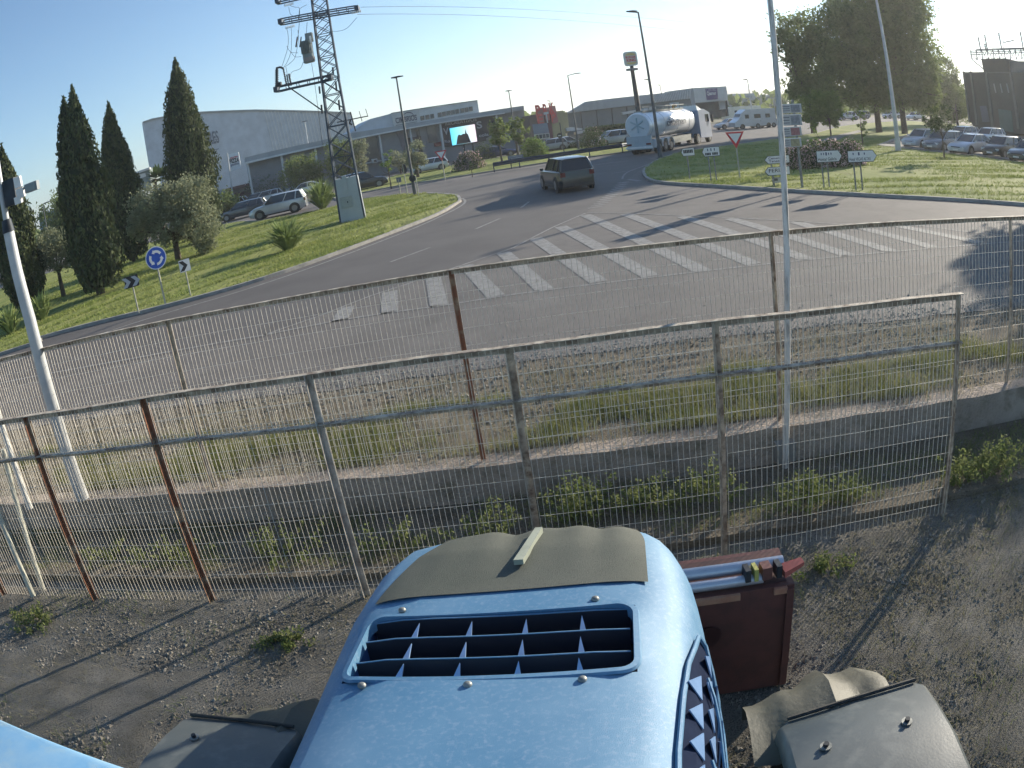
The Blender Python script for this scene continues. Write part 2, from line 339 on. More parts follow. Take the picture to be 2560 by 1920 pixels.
# ------------------------------------------------------------------ fences
def fence(name, label, xs, yf, z0, z1, midz, wx, wz, inx, rust, post, side, wirer, pale=()):
    t = thing(name, label, 'fence', (xs[0], yf(xs[0]), z0))
    for i, x in enumerate(xs):
        b = MB(); y = yf(x)
        # L-section upright
        b.box((x, y + post * .5 * side, (z0 + z1) / 2), (post, .006, z1 - z0)).box((x - post / 2 + .003, y, (z0 + z1) / 2 - .002), (.006, post, z1 - z0 - .004))
        b.build('post', rust_m if i in rust else (mat('pale_post', 'd2cdc4', '9d958a', 5, .6, .2, .3, 50, c3='6b4a36', s3=9, w3=.7) if i in pale else fence_m), t)
    b = MB(); x0, x1 = xs[0], xs[-1]; a = Vector((x0, yf(x0), z1)); c = Vector((x1 + post / 2, yf(x1), z1)); d = (c - a).normalized(); n = Vector((-d.y, d.x, 0))
    def rail(z, nm, hgt):
        segs = 24; rg = []
        for k in range(segs + 1):
            p = a + (c - a) * k / segs; zz = z + .006 * math.sin(k * 1.7)
            h = post * .55; rg.append([p + n * h + Vector((0, 0, zz - z1)), p - n * h + Vector((0, 0, zz - z1)), p - n * h + Vector((0, 0, zz - z1 - .007)), p + n * (h - .007) + Vector((0, 0, zz - z1 - .007)), p + n * (h - .007) + Vector((0, 0, zz - z1 - hgt)), p + n * h + Vector((0, 0, zz - z1 - hgt))])
        MB().loft(rg).build(nm, fence_m, t)
    rail(z1 + .008, 'top_rail', post * 1.1)
    if midz is not None: rail(midz, 'middle_rail', post * .8)
    for i in range(len(xs) - 1):
        b = MB(); xa, xb = xs[i] + post * .6, xs[i + 1] - post * .6; r = wirer; nn = int((xb - xa) / wx); ph = rng.uniform(0, 6)
        warp = lambda x, z: .012 * math.sin(x * 2.3 + ph) * math.sin((z - z0) * 1.7 + ph)
        for k in range(nn + 1):
            x = xa + (xb - xa) * k / nn; q = rng.normal(0, .0025); zs = [z0 + .03, z0 + (z1 - z0) * .35, z0 + (z1 - z0) * .7, z1 - .01]
            b.tube([(x + q + rng.normal(0, .0015), yf(x) + warp(x, z) + inx, z) for z in zs], r, 4, False)
        m2 = int((z1 - z0 - .06) / wz)
        for k in range(m2 + 1):
            z = z1 - .05 - k * wz
            b.tube([(x, yf(x) + warp(x, z) + inx - r * 1.5, z + rng.normal(0, .002)) for x in np.linspace(xa, xb, 7)], r * .6, 4, False)
        b.build('mesh_panel', wire_m, t, fix=False)
    return t
FY = lambda x: 6.30 - .09 * x
fence('yard_fence', 'near rusty mesh fence with flat middle rail, directly in front of the blue tractor', [-10.8, -9.0, -7.18, -5.37, -3.61, -1.78, 0.02, 1.80, 4.33], FY, -.56, 1.85, 1.37, .054, .2, 0, (0, 1, 2, 3, 4), .066, 1, .0034, (5,))
fence('roadside_fence', 'far mesh fence with moss-stained top rail, standing on the retaining wall beside the road', [-14.4, -10.9, -7.43, -3.96, -.46, 3.06, 6.56, 10.1, 13.6], lambda x: 8.14 - .078 * x, 0, 2.24, None, .056, .2, 0, (4,), .055, 1, .0036)

# ------------------------------------------------------------------ poles next to the fences
t = thing('slim_pole', 'tall thin whitewashed pole with flaking paint rising between the two fences', 'pole', (2.93, 7.6, -.56))
pz = [-1.0, 1.2, 3, 4.5, 6, 7.3]; px_ = [(1962, 1185), (1968, 800), (1966, 600), (1957, 400), (1942, 200), (1925, 0)]
pts = []
for p in px_:
    d = ray(*p); s_ = 7.6 / d[1]; pts.append((d[0] * s_, 7.6, H + d[2] * s_))
pts[0] = (pts[0][0], 7.6, -.58); pts.append(tuple(np.array(pts[-1]) * 2 - np.array(pts[-2])))
MB().tube(pts, [.037, .036, .035, .034, .033, .032, .031], 10).build('shaft', mat('whitewash', (.78, .74, .68), (.60, .56, .50), 5, .8, 0, .4, 50, stretch=(1, 1, .12), c3=(.10, .085, .07), s3=26, w3=.9), t, True)

t = thing('security_pole', 'thick pale tapered steel pole with floodlight and white housings at left edge', 'pole', G(207, 1247))
g = G(207, 1247); x0, y0 = g[:2]
cp = MB(); pl = []
for p in [(207, 1247), (139, 1039), (95, 880), (75, 800), (43, 680), (20, 570)]:
    d = ray(*p); s_ = y0 / d[1]; pl.append((d[0] * s_, y0, H + d[2] * s_))
cp.tube(pl, [.105, .10, .096, .094, .09, .086], 20); cp.build('lower_shaft', lampm, t, True)
d1 = Vector(pl[-1]); d0 = Vector(pl[-2]); dirv = (d1 - d0).normalized()
MB().tube([d1 - dirv * .1, d1 + dirv * 3.2], [.05, .045], 14).build('upper_shaft', lampm, t, True)
MB().tube([d1 - dirv * .06, d1 + dirv * .12], [.10, .075], 14).build('collar', dark_m, t, True)
def at_y(px, py, y): d = ray(px, py); s_ = y / d[1]; return Vector((d[0] * s_, y, H + d[2] * s_))
c = at_y(34, 478, y0); MB().box(c + Vector((-.03, .02, 0)), (.22, .2, .36)).build('control_box', dark_m, t)
for q, w_, h_ in [((45, 455), .12, .14), ((52, 482), .13, .13), ((46, 500), .12, .10)]:
    MB().box(at_y(*q, y0 - .13), (w_, .05, h_), rx=.1).build('bracket', white_s, t)
c = at_y(80, 467, y0 - .18); lt = MB().box(c, (.20, .10, .12), rz=.15).build('floodlight', mat('lamp_body', (.30, .32, .33), (.22, .24, .25), 9, .5), t)
MB().box(c + Vector((.0, -.055, 0)), (.17, .01, .09), rz=.15).build('lens', mat('lamp_lens', (.18, .22, .24), rough=.15), lt)
MB().tube([at_y(55, 470, y0 - .1), c], .018, 6).build('arm', dark_m, t)

# two bracing tubes at the left end, behind the yard fence
for lab, ps in [('white scaffold tube standing behind the left end of the rusty yard fence', [(108, 1473), (75, 1350), (42, 1260)]), ('long greenish white scaffold tube, nearest the left picture edge, behind the yard fence', [(84, 1490), (30, 1360), (-20, 1240)])]:
    gz = G(*ps[0], -.48); t = thing('scaffold_tube', lab, 'tube', gz)
    top = at_y(*ps[2], gz[1] + .1); MB().tube([gz, top, top + (top - Vector(gz)) * .6], .038, 10).build('tube', mat('painted_tube', (.60, .60, .50), (.42, .40, .33), 6, .6, .2), t, True)
b = MB(); a = at_y(0, 1050, 8.5); c = at_y(76, 1272, 8.35); t = thing('white_brace', 'thick white painted brace leaning on the wall left of the lamp pole', 'brace', tuple(c))
MB().tube([a + (a - c) * .6, c], .055, 10).build('tube', mat('white_tube', (.66, .65, .60), (.5, .49, .45), 5, .6), t, True)

# ------------------------------------------------------------------ vegetation near the wall (stuff: nobody could count it)
def blades(name, n, fx, m, h=(.03, .12), w=.012, lean=.5, kind='stuff'):
    P = fx(n); a = rng.normal(0, lean, (n, 2)); hh = rng.uniform(h[0], h[1], n); th = rng.uniform(0, 6.28, n)
    b = np.stack([np.cos(th), np.sin(th), 0 * th], 1) * w * .5; top = P + np.stack([a[:, 0] * hh, a[:, 1] * hh, hh], 1)
    q = np.stack([P - b, P + b, top], 1).reshape(-1, 3); return tag(npmesh(name, q, 3, m), kind=kind)
def pebbles(name, n, fx, m, s=(.006, .03)):
    P = fx(n); r = (rng.uniform(0, 1, n)**3 * (s[1] - s[0]) + s[0])
    base = np.array([[1, 0, 0], [0, 1, 0], [-1, 0, 0], [0, -1, 0], [0, 0, .8], [0, 0, -.6]]); F = [(0, 1, 4), (1, 2, 4), (2, 3, 4), (3, 0, 4)]
    th = rng.uniform(0, 6.28, n); c, s_ = np.cos(th), np.sin(th); V = np.zeros((n, 6, 3))
    sc = rng.uniform(.6, 1.4, (n, 6)) * r[:, None]
    for i in range(6): x, y, z = base[i]; V[:, i] = np.stack([(c * x - s_ * y), (s_ * x + c * y), np.full(n, z)], 1) * sc[:, i:i + 1]
    V += P[:, None, :]; q = np.stack([V[:, list(f)] for f in F], 1).reshape(-1, 3); return tag(npmesh(name, q, 3, m), kind='stuff')
from mathutils import noise as NZ
def patchy(n, x0, x1, yf0, yf1, z, thr=0., sc=.8, seed=0.):
    out = []
    while len(out) < n:
        x = rng.uniform(x0, x1); t = rng.uniform(); y = yf0(x) * (1 - t) + yf1(x) * t
        if NZ.noise((x * sc, y * sc, seed)) > thr + rng.uniform(-.22, .30): out.append((x, y, z))
    return np.array(out)
pebbles('gravel', 42000, lambda n: patchy(n, -9, 8.5, lambda x: 1.8, STRIPY, -.565, -.6), mat('pebble', (.34, .31, .26), (.15, .13, .10), 3, .9))
pebbles('fine_gravel', 75000, lambda n: np.stack([rng.uniform(-8, 8, n), rng.uniform(1.8, 7.4, n), np.full(n, -.56)], 1), MATS['pebble'], (.004, .014))
blades('dry_grass', 16000, lambda n: patchy(n, -9, 8.5, lambda x: 1.8, STRIPY, -.565, .05, .9, 3), dry_l, (.03, .10), .006, .9)
blades('dry_grass', 9000, lambda n: patchy(n, 2.2, 8.5, lambda x: 1.8, STRIPY, -.565, -.2, .9, 6), dry_l, (.03, .13), .006, .9)
blades('grass', 5000, lambda n: patchy(n, -9, 8.5, lambda x: 2.5, lambda x: STRIPY(x) - .1, -.57, .28, .8, 9), weed_l, (.03, .12), .008, .7)
pebbles('stones', 14000, lambda n: patchy(n, -9, 9, lambda x: WALLY(x) + .3, lambda x: 11.4 - .1 * x, .0, -.6), mat('pebble'), (.006, .04)) if False else pebbles('stones', 14000, lambda n: patchy(n, -9, 9, lambda x: WALLY(x) + .3, lambda x: 11.4 - .1 * x, .0, -.6), MATS['pebble'], (.006, .035))
pebbles('grit', 9000, lambda n: np.array([(x, 11.6 - .1 * x + rng.exponential(.35) * (1 if rng.uniform() < .7 else -1) , .008) for x in rng.uniform(-9, 10, n)]), MATS['pebble'], (.006, .028))
pebbles('rubble', 3500, lambda n: patchy(n, -9, 8.5, lambda x: STRIPY(x) + .02, lambda x: WALLY(x) - .02, -.478, -.6), MATS['pebble'], (.005, .025))
blades('grass', 24000, lambda n: patchy(n, -9, 9, lambda x: WALLY(x) + .3, lambda x: 10.2 - .1 * x, -.01, .16, .8, 21), grass_l, (.05, .20), .012, .6)
blades('grass', 12000, lambda n: patchy(n, .5, 9, lambda x: WALLY(x) + .4, lambda x: 9.6 - .1 * x, -.01, .08, .8, 33), grass_l, (.05, .20), .010, .7)
blades('dry_grass', 11000, lambda n: patchy(n, -9, 9, lambda x: WALLY(x) + .08, lambda x: 11.2 - .1 * x, -.01, -.05, .7, 40), dry_l, (.03, .14), .008, .7)
blades('grass', 12000, lambda n: patchy(n, -9, 8.5, lambda x: STRIPY(x) + .15, lambda x: WALLY(x) - .02, -.48, .0, 1.1, 55), weed_l, (.03, .13), .008, .7)
def weed(name, label, px, py, z, r, h, n, m=None, cat='weed', grp='weeds growing along the foot of the wall'):
    g = G(px, py, z); P = []
    ns = max(9, int(n / 38)); stems = []
    for _ in range(ns):
        a = rng.uniform(0, 6.28); q = r * rng.uniform()**.7; hh = h * rng.uniform(.35, 1.15) * (1 - .5 * (q / r)**2); b0 = np.array([g[0] + q * .6 * math.cos(a), g[1] + q * .35 * math.sin(a), z]); e0 = b0 + np.array([q * .7 * math.cos(a) + rng.normal(0, .05), q * .4 * math.sin(a) + rng.normal(0, .04), hh])
        for k_ in range(int(n * .8 / ns)): u = rng.uniform(.1, 1)**.7; P.append(b0 + (e0 - b0) * u + rng.normal(0, .028, 3))
    P = np.array(P); o = npmesh(name, leaves(P, .045, .15, .5), 4, m or weed_l); return tag(o, label, cat, grp)
for lab, px, py, r, h, n in [('bushy green weed in front of the wall, just behind the tractor nose', 1480, 1290, .42, .5, 1500), ('second leafy weed at the wall foot, right of the tractor nose', 1620, 1275, .36, .42, 1000), ('tall thin weed by the wall left of the fourth bright post', 1760, 1265, .36, .5, 900),
                             ('round weed at the foot of the whitewashed pole', 2010, 1262, .34, .38, 1100), ('low weed right of the whitewashed pole base', 2110, 1255, .22, .3, 600), ('green weed by the wall beyond the right fence end', 2480, 1185, .42, .42, 1600), ('small weed beside the right fence end', 2390, 1205, .22, .35, 500),
                             ('sparse weed at the wall foot above the tractor bonnet left side', 1200, 1335, .4, .35, 700), ('pale spiky weed at the wall foot between second and third posts', 700, 1385, .5, .32, 800), ('dark low weed at the wall foot by the second rusty post', 420, 1400, .5, .35, 700), ('weed tuft at the wall foot by the first rusty post', 260, 1400, .35, .3, 500), ('wispy weed right of the pale third post, near the wall', 980, 1370, .35, .3, 450)]:
    weed('weedy_shrub', lab, px, py, -.48, r * 1.15, h * 1.1, int(n * 1.25))
for lab, px, py, r, h, n in [('green weed in the yard gravel left of the tractor bonnet', 720, 1610, .3, .14, 700), ('brownish weed near the left picture edge in the yard gravel', 95, 1560, .45, .22, 900), ('yellow-green weed in the gravel beyond the red ballast frame', 2060, 1430, .3, .14, 500)]:
    weed('weedy_shrub', lab, px, py, -.57, r, h, n, grp='weeds in the yard gravel')

def in_poly(P, poly):
    x, y = P[:, 0], P[:, 1]; ins = np.zeros(len(P), bool); n = len(poly)
    for i in range(n):
        (x1, y1), (x2, y2) = poly[i][:2], poly[(i + 1) % n][:2]
        c_ = (y1 > y) != (y2 > y); xi = (x2 - x1) * (y - y1) / (y2 - y1 + 1e-12) + x1; ins ^= c_ & (x < xi)
    return ins
def lawn_tufts(poly, n, box, m, h, ang):
    P = np.stack([rng.uniform(box[0], box[1], n * 3), rng.uniform(box[2], box[3], n * 3), np.full(n * 3, .10)], 1); P = P[in_poly(P, poly)]; ca, sa = math.cos(R(ang)), math.sin(R(ang))
    k_ = np.array([NZ.noise(((p[0] * ca + p[1] * sa) * .13, (p[1] * ca - p[0] * sa) * 1.5, 1)) + .3 * NZ.noise((p[0] * 2, p[1] * 2, 4)) for p in P]); P = P[k_ > rng.uniform(-.12, .42, len(P))][:n]
    return blades('grass', len(P), lambda q: P, m, h, .04, .7)
lawn_l = leafmat('lawn_blade', (.20, .26, .06), (.36, .38, .13), .3, .6)
lawn_tufts(isl, 80000, (-32, 0, 19, 55), lawn_l, (.05, .17), 52); lawn_tufts(tri, 70000, (7, 36, 17, 60), lawn_l, (.05, .17), -12)
# ------------------------------------------------------------------ trees
def tree(name, label, base, crowns, m, nl, ls, trunk_h, tr=.2, group=None, cat='tree', core=None, up=0., limbs=5, lean=(0, 0), fill=.55):
    t = thing(name, label, cat, base, group); bx, by, bz = base; b = MB()
    cc = [Vector(c[0]) for c in crowns]; top = Vector((bx + lean[0], by + lean[1], bz + trunk_h))
    b.tube([(bx, by, bz - .1), (bx + lean[0] * .4, by + lean[1] * .4, bz + trunk_h * .5), top], [tr * 1.25, tr, tr * .8], 9)
    for i in range(limbs):
        c, r = crowns[i % len(crowns)]; e = Vector(c) + Vector(rng.normal(size=3)) * (r[0] if isinstance(r, (tuple, list)) else r) * .45
        mid = (top + e) * .5 + Vector((0, 0, -.1 * trunk_h * rng.uniform())) + Vector(rng.normal(size=3)) * .1 * (e - top).length
        b.tube([top, mid, e], [tr * .55, tr * .35, tr * .12], 6)
    b.build('trunk', bark, t, True)
    P = []; tot = sum((r if not isinstance(r, (tuple, list)) else r[0])**2 for _, r in crowns)
    for c, r in crowns:
        rr = np.array(r if isinstance(r, (tuple, list)) else (r, r, r), float); n = int(nl * rr[0]**2 / tot)
        # leaf clumps on and inside the crown
        nc = max(6, n // 45); d = rng.normal(size=(nc, 3)); d /= np.linalg.norm(d, axis=1)[:, None]; q = rng.uniform(fill, 1.0, (nc, 1))**.6
        cl = d * q * rr * (1 + .10 * rng.normal(size=(nc, 1))); ids = rng.integers(0, nc, n)
        p = cl[ids] + rng.normal(size=(n, 3)) * rr.mean() * .13; P.append(p + np.array(c))
    P = np.concatenate(P) - np.array([bx, by, bz]); npmesh('crown', leaves(P, ls, up), 4, m, t); return t
def crownpx(px, py, y, r): p = at_y(px, py, y); return (tuple(p), r)

def cypress(label, bx, by, spires, z=.1, n=9000):
    """spires: list of (dx, dy, height, max radius)"""
    g = G(bx, by, z); t = thing('cypress_tree', label, 'cypress', g, 'cypresses on the roundabout lawn'); b = MB(); P = []; core = MB()
    for dx, dy, h, R0 in spires:
        prof = lambda u: R0 * (min(1, .55 + 2.2 * u) if u < .2 else 1) * (1 - max(0, (u - .22) / .78)**2.3) * (1 if u > .03 else .4)
        b.tube([(g[0] + dx * .3, g[1] + dy * .3, z - .1), (g[0] + dx, g[1] + dy, z + h * .7)], [.16, .05], 8)
        m = int(n * h * R0 / sum(s[2] * s[3] for s in spires)); u = rng.uniform(0.02, 1, m * 2); keep = rng.uniform(0, 1, m * 2) < np.array([max(.12, prof(q) / R0) for q in u]); u = u[keep][:m]; a = rng.uniform(0, 6.28, len(u))
        ph = [NZ.noise((math.cos(q) * 2.2 + dx, math.sin(q) * 2.2, v * h * .5)) for q, v in zip(a, u)]
        rr = np.array([prof(q) for q in u]) * (1 + .30 * np.array(ph)) * rng.uniform(.84, 1.10, len(u))
        P.append(np.stack([dx + rr * np.cos(a), dy + rr * np.sin(a), u * h + rng.normal(0, .05, len(u))], 1))
        rings = []
        for i in range(17):
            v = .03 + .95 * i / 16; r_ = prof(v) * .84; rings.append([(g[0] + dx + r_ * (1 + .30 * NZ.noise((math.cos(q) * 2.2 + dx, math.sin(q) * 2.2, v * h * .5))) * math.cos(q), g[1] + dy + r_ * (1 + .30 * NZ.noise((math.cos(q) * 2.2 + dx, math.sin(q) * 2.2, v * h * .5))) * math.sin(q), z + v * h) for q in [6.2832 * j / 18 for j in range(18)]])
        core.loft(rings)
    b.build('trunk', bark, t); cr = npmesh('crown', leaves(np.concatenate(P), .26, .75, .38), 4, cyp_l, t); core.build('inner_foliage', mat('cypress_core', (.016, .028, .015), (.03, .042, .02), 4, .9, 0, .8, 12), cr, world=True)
    cr.children[0].parent = cr
    return t
def hgt(bx, by, tx, ty, z=.1): return Zat(tx, ty, G(bx, by, z)) - z
cypress('tall double-tipped cypress behind the dark chevron sign', 253, 735, [(.25, 0, hgt(253, 735, 196, 210), 1.22), (-.45, .2, hgt(253, 735, 176, 226), .95)])
cypress('slim single-tipped cypress just right of the double-tipped one', 335, 655, [(0, 0, hgt(335, 655, 266, 255), 1.3)])
cypress('tallest cypress, standing behind the olive and before the grey warehouse', 508, 603, [(0, 0, hgt(508, 603, 440, 145), 1.7)])
cypress('cypress cut by the left picture edge, behind the thick pale pole', 75, 775, [(0, 0, 9.2, 1.2)])

g = G(447, 650, .1); y = g[1]
tree('olive_tree', 'broad grey-green olive tree in front of the tallest cypress', g, [crownpx(380, 520, y, (1.45, 1.3, 1.2)), crownpx(455, 498, y + .3, (1.65, 1.4, 1.15)), crownpx(498, 565, y - .2, (1.25, 1.2, 1.35)), crownpx(430, 560, y, (1.4, 1.3, 1.1)), crownpx(350, 565, y, (.9, .9, .9)), crownpx(515, 600, y, (.7, .8, .8))], olive_l, 21000, .16, 1.5, .17, 'olive trees on the roundabout lawn', up=.2, limbs=8)
g = G(160, 742, .1); y = g[1]
tree('olive_tree', 'small olive tree at left, between the edge cypress and the double-tipped cypress', g, [crownpx(115, 610, y, (.95, 1, .75)), crownpx(160, 600, y, (1.0, 1, .7)), crownpx(150, 640, y, (1.2, 1.1, .7)), crownpx(100, 645, y, (.6, .7, .6))], olive_l, 8500, .14, 1.35, .13, 'olive trees on the roundabout lawn', up=.2, limbs=6)

def agave(label, px, py, r, h, n=90, z=.1):
    g = G(px, py, z); P = MB()
    for i in range(n):
        a = rng.uniform(0, 6.28); e = rng.uniform(.15, 1.0)**.8; L = rng.uniform(.75, 1.1); w_ = .055 * rng.uniform(.7, 1.2)
        rx = r * (1.15 - e) * 1.25 * L + .1; hz = h * (.42 + .58 * e) * L; d = Vector((math.cos(a), math.sin(a), 0)); s = Vector((-d.y, d.x, 0))
        b0 = Vector(g) + d * .12 * rng.uniform(0, 1.5); m_ = b0 + d * rx * .45 + Vector((0, 0, hz * .68)); e_ = b0 + d * rx * 1.05 + Vector((0, 0, hz * (1 if e > .4 else .7)))
        P.add([b0 - s * w_ * .6, b0 + s * w_ * .6, m_ + s * w_, m_ - s * w_, e_], [(0, 1, 2, 3), (3, 2, 4)])
    o = P.build('sword_leaf_plant', agave_l, fix=False); return tag(o, label, 'plant', 'sword-leaved plants on the roundabout lawn')
g_ = G(715, 627, .1)
agave('spiky sword-leaved clump on the open lawn, nearest the road', 722, 626, 1.35, 1.45, 230)
agave('spiky sword-leaved clump beside the grey box of the pylon', 808, 522, 1.9, 2.3, 330)
agave('dark spiky clump left of the thick pale pole', 30, 835, .95, 1.3, 130)
agave('spiky clump just right of the thick pale pole', 108, 800, .9, 1.35, 140)

# ------------------------------------------------------------------ power pylon with transformer
def lattice(b, c, z0, z1, w0, w1, n, leg=.05, br=.028, rz=0.):
    def P(i, z): u = (z - z0) / (z1 - z0); w = w0 + (w1 - w0) * u; sx, sy = [(-1, -1), (1, -1), (1, 1), (-1, 1)][i % 4]; x, y = sx * w / 2, sy * w / 2; return Vector((c[0] + x * math.cos(rz) - y * math.sin(rz), c[1] + x * math.sin(rz) + y * math.cos(rz), z))
    for i in range(4): b.tube([P(i, z0), P(i, z1)], leg, 4)
    z = z0; hs = []
    for j in range(n): hs.append(z0 + (z1 - z0) * (1 - (1 - j / n)**1.15) if False else z0 + (z1 - z0) * j / n)
    hs.append(z1)
    for j in range(n):
        for i in range(4):
            b.tube([P(i, hs[j]), P(i + 1, hs[j + 1])], br, 4, False); b.tube([P(i + 1, hs[j]), P(i, hs[j + 1])], br, 4, False)
            if j % 2 == 0: b.tube([P(i, hs[j]), P(i + 1, hs[j])], br, 4, False)
    return P
g = G(878, 553, .1); tx, ty = g[0], g[1] + .7
t = thing('power_pylon', 'dark lattice power pylon with transformer, cross-arms and grey base box on the roundabout', 'pylon', (tx, ty, .1))
b = MB(); YW = .12; lattice(b, (tx, ty), .1, 7.9, 1.30, .88, 9, .065, .032, YW); lattice(b, (tx, ty), 7.9, 15, .92, .72, 11, .06, .028, YW); b.build('lattice_mast', tower_m, t)
def tp(px, py, dy=0): return at_y(px, py, ty + dy)
# anti-climb casing around the foot
zb = 2.42; ring = lambda w, z: [Vector((tx + x * math.cos(YW) - y * math.sin(YW), ty + x * math.sin(YW) + y * math.cos(YW), z)) for x, y in ((-w / 2, -w / 2), (w / 2, -w / 2), (w / 2, w / 2), (-w / 2, w / 2))]
bx_ = MB().loft([ring(1.36, .08), ring(1.26, zb)]); cas = bx_.build('casing', mat('casing_steel', (.36, .40, .41), (.42, .45, .46), 1.2, .55, .3, .05, 30), t)
c = tp(866, 505, -.70); MB().box(c, (.62, .08, .60), rz=YW).build('meter_door', mat('door_grey', (.33, .36, .34), (.28, .31, .30), 3, .55), cas)
c = tp(862, 462, -.66); MB().box(c, (.22, .10, .95), rz=YW, ry=.04).build('cable_duct', mat('casing_steel'), cas)
c = tp(869, 505, -.76); MB().box(c, (.05, .02, .09), rz=YW).build('lock', dark_m, cas)
def armbox(pa, pb, nm, w=.32):
    b = MB(); a, c = Vector(pa), Vector(pb); d = (c - a).normalized()
    for oy in (-w, w):
        for oz in (-.13, .13): b.tube([a + Vector((0, oy, oz)), c + Vector((0, oy, oz))], .05, 4)
        k = int((c - a).length / .5)
        for i in range(k + 1): p = a + d * (c - a).length * i / k; b.tube([p + Vector((0, oy, -.16)), p + Vector((0, oy, .16))], .025, 4)
    for e in (a, c): b.box(e, (.22, w * 2.2, .3))
    return b.build(nm, tower_m, t)
armbox(tp(703, 55), tp(893, 22), 'cross_arm'); armbox(tp(695, 3), tp(770, -14), 'cross_arm', .3)
armbox(tp(692, 224), tp(826, 194), 'platform_arm', .3)
MB().tube([tp(722, 218), tp(808, 278)], .04, 6).build('strut', tower_m, t)
tr_ = MB().box(tp(768, 125, -.55) + Vector((.02, 0, -.1)), (.50, .55, 1.25), ry=.0); tr_ = tr_.box(tp(773, 94, -.5), (.36, .4, .5)).build('transformer_tank', mat('transformer', (.24, .27, .27), (.18, .21, .21), 3, .55, .2), t)
fb = MB(); c = tp(762, 112, -.85)
for i in range(6): MB().box(c + Vector((-.22 + i * .09, 0, -.15)), (.015, .16, .7)).build('cooling_fin', mat('transformer'), tr_)
MB().box(tp(774, 148, -.6), (.5, .5, .22)).build('base_tray', mat('tray', (.30, .25, .24), (.24, .22, .22), 4, .7), tr_)
MB().box(tp(776, 98, -.95), (.10, .04, .38)).build('plate', white_s, tr_)
ins = MB()
for x_ in (742, 752, 764): MB().tube([tp(x_ - 2, 118, -.6), tp(x_ + 1, 92, -.6)], [.05, .03], 8).build('bushing', mat('insulator', (.12, .07, .05), rough=.3), t)
for p0, p1, r in [((692, 215), (692, 172), .085), ((716, 210), (708, 170), .045), ((728, 214), (722, 184), .05), ((722, 216), (717, 186), .04)]:
    a, c = tp(*p0, -.3), tp(*p1, -.3); bb = MB()
    for i in range(9): q0 = a + (c - a) * i / 9; bb.tube([q0, q0 + (c - a) / 18], r * 1.25, 9); bb.tube([q0 + (c - a) / 18, q0 + (c - a) / 9], r * .7, 9)
    bb.build('insulator', dark_m, t)
MB().box(tp(697, 211, -.3), (.3, .3, .22)).build('switch_base', dark_m, t); MB().tube([tp(690, 171, -.3), tp(700, 168, -.3), tp(708, 171, -.3)], .06, 8).build('switch_bridge', dark_m, t)
for px, py in ((722, 11), (725, 67), (891, 30)):
    c = tp(px, py, -.35); bb = MB()
    for i in range(6): bb.tube([c + Vector((-.24 + i * .09, 0, 0)), c + Vector((-.20 + i * .09, 0, 0))], .085, 10)
    bb.build('disc_insulator', mat('porcelain', (.75, .75, .74), rough=.2), t)
wb = MB()
def wire(pts, r=.013): wb.tube(smooth3(pts), r, 4, False)
def smooth3(pts, n=6):
    P = [Vector(p) for p in pts]; P = [P[0]] + P + [P[-1]]; o = []
    for i in range(1, len(P) - 2):
        for j in range(n):
            q = j / n; a, b_, c_, d_ = P[i - 1:i + 3]; o.append(.5 * ((2 * b_) + (c_ - a) * q + (2 * a - 5 * b_ + 4 * c_ - d_) * q * q + (3 * b_ - a - 3 * c_ + d_) * q**3))
    return o + [P[-1]]
for L in [[(812, 62), (826, 76), (845, 78), (868, 70), (892, 44)], [(715, 67), (720, 85), (720, 115), (712, 145), (704, 168)], [(728, 70), (729, 98), (727, 130), (718, 155), (708, 170)], [(745, 75), (746, 98), (743, 120), (735, 148), (712, 168)], [(758, 155), (750, 172), (728, 182), (725, 212)],
          [(717, 115), (727, 130), (745, 132)], [(727, 130), (738, 142), (753, 141)], [(722, 18), (726, 35), (738, 42), (748, 42), (748, 20), (738, 18), (725, 14)], [(767, 12), (752, 20), (748, 30), (748, 60), (744, 100), (741, 105)], [(768, 56), (766, 80), (765, 88)], [(715, 168), (718, 186)],
          [(779, 158), (787, 210), (796, 280), (806, 362)]]: wire([tp(*p, -.3) for p in L])
wb.build('cable', dark_m, t)
ant = MB(); ant.tube([tp(876, 280), tp(889, 328)], .035, 6).tube([tp(842, 306), tp(920, 290)], .03, 5).tube([tp(898, 278), tp(905, 303)], .02, 4).tube([tp(914, 272), tp(920, 292)], .02, 4).tube([tp(876, 300), tp(874, 308), tp(880, 312)], .05, 6); ant.build('antenna', dark_m, t)
for p0, p1 in [((831, 168), (834, 186)), ((838, 204), (843, 228)), ((845, 250), (851, 275)), ((798, 216), (800, 234)), ((803, 262), (806, 284))]: a, c = tp(*p0, -.4), tp(*p1, -.4); MB().box((a + c) / 2, (.09, .05, (c - a).length), ry=.05).build('warning_plate', dark_m, t)
# power lines towards the far pylon
far = (75, 150)
for lab, p0, dz in [('topmost faint power line leaving the lattice pylon to the right', (902, 18), 0), ('lower faint power line leaving the lattice pylon to the right', (893, 36), -2.2)]:
    a = tp(*p0); e = Vector((far[0], far[1], 19 + dz)); b = MB(); pts = []
    for i in range(25): u = i / 24; q = a + (e - a) * u; q.z += (0 if i in (0, 24) else -4 * 1.2 * u * (1 - u)); pts.append(q)
    b.tube(pts, .016, 4, False); tag(b.build('power_line', tower_m), lab, 'cable', 'power lines')
t = thing('far_pylon', 'small distant lattice pylon half hidden behind the whitewashed pole and plane tree', 'pylon', (far[0], far[1], 0))
b = MB(); lattice(b, far, 0, 20, 2.2, .8, 14, .10, .05); 
for z_ in (14.5, 17, 19.2): b.tube([(far[0] - 2.6, far[1], z_), (far[0] + 2.6, far[1], z_)], .09, 4)
b.build('lattice_mast', tower_m, t)

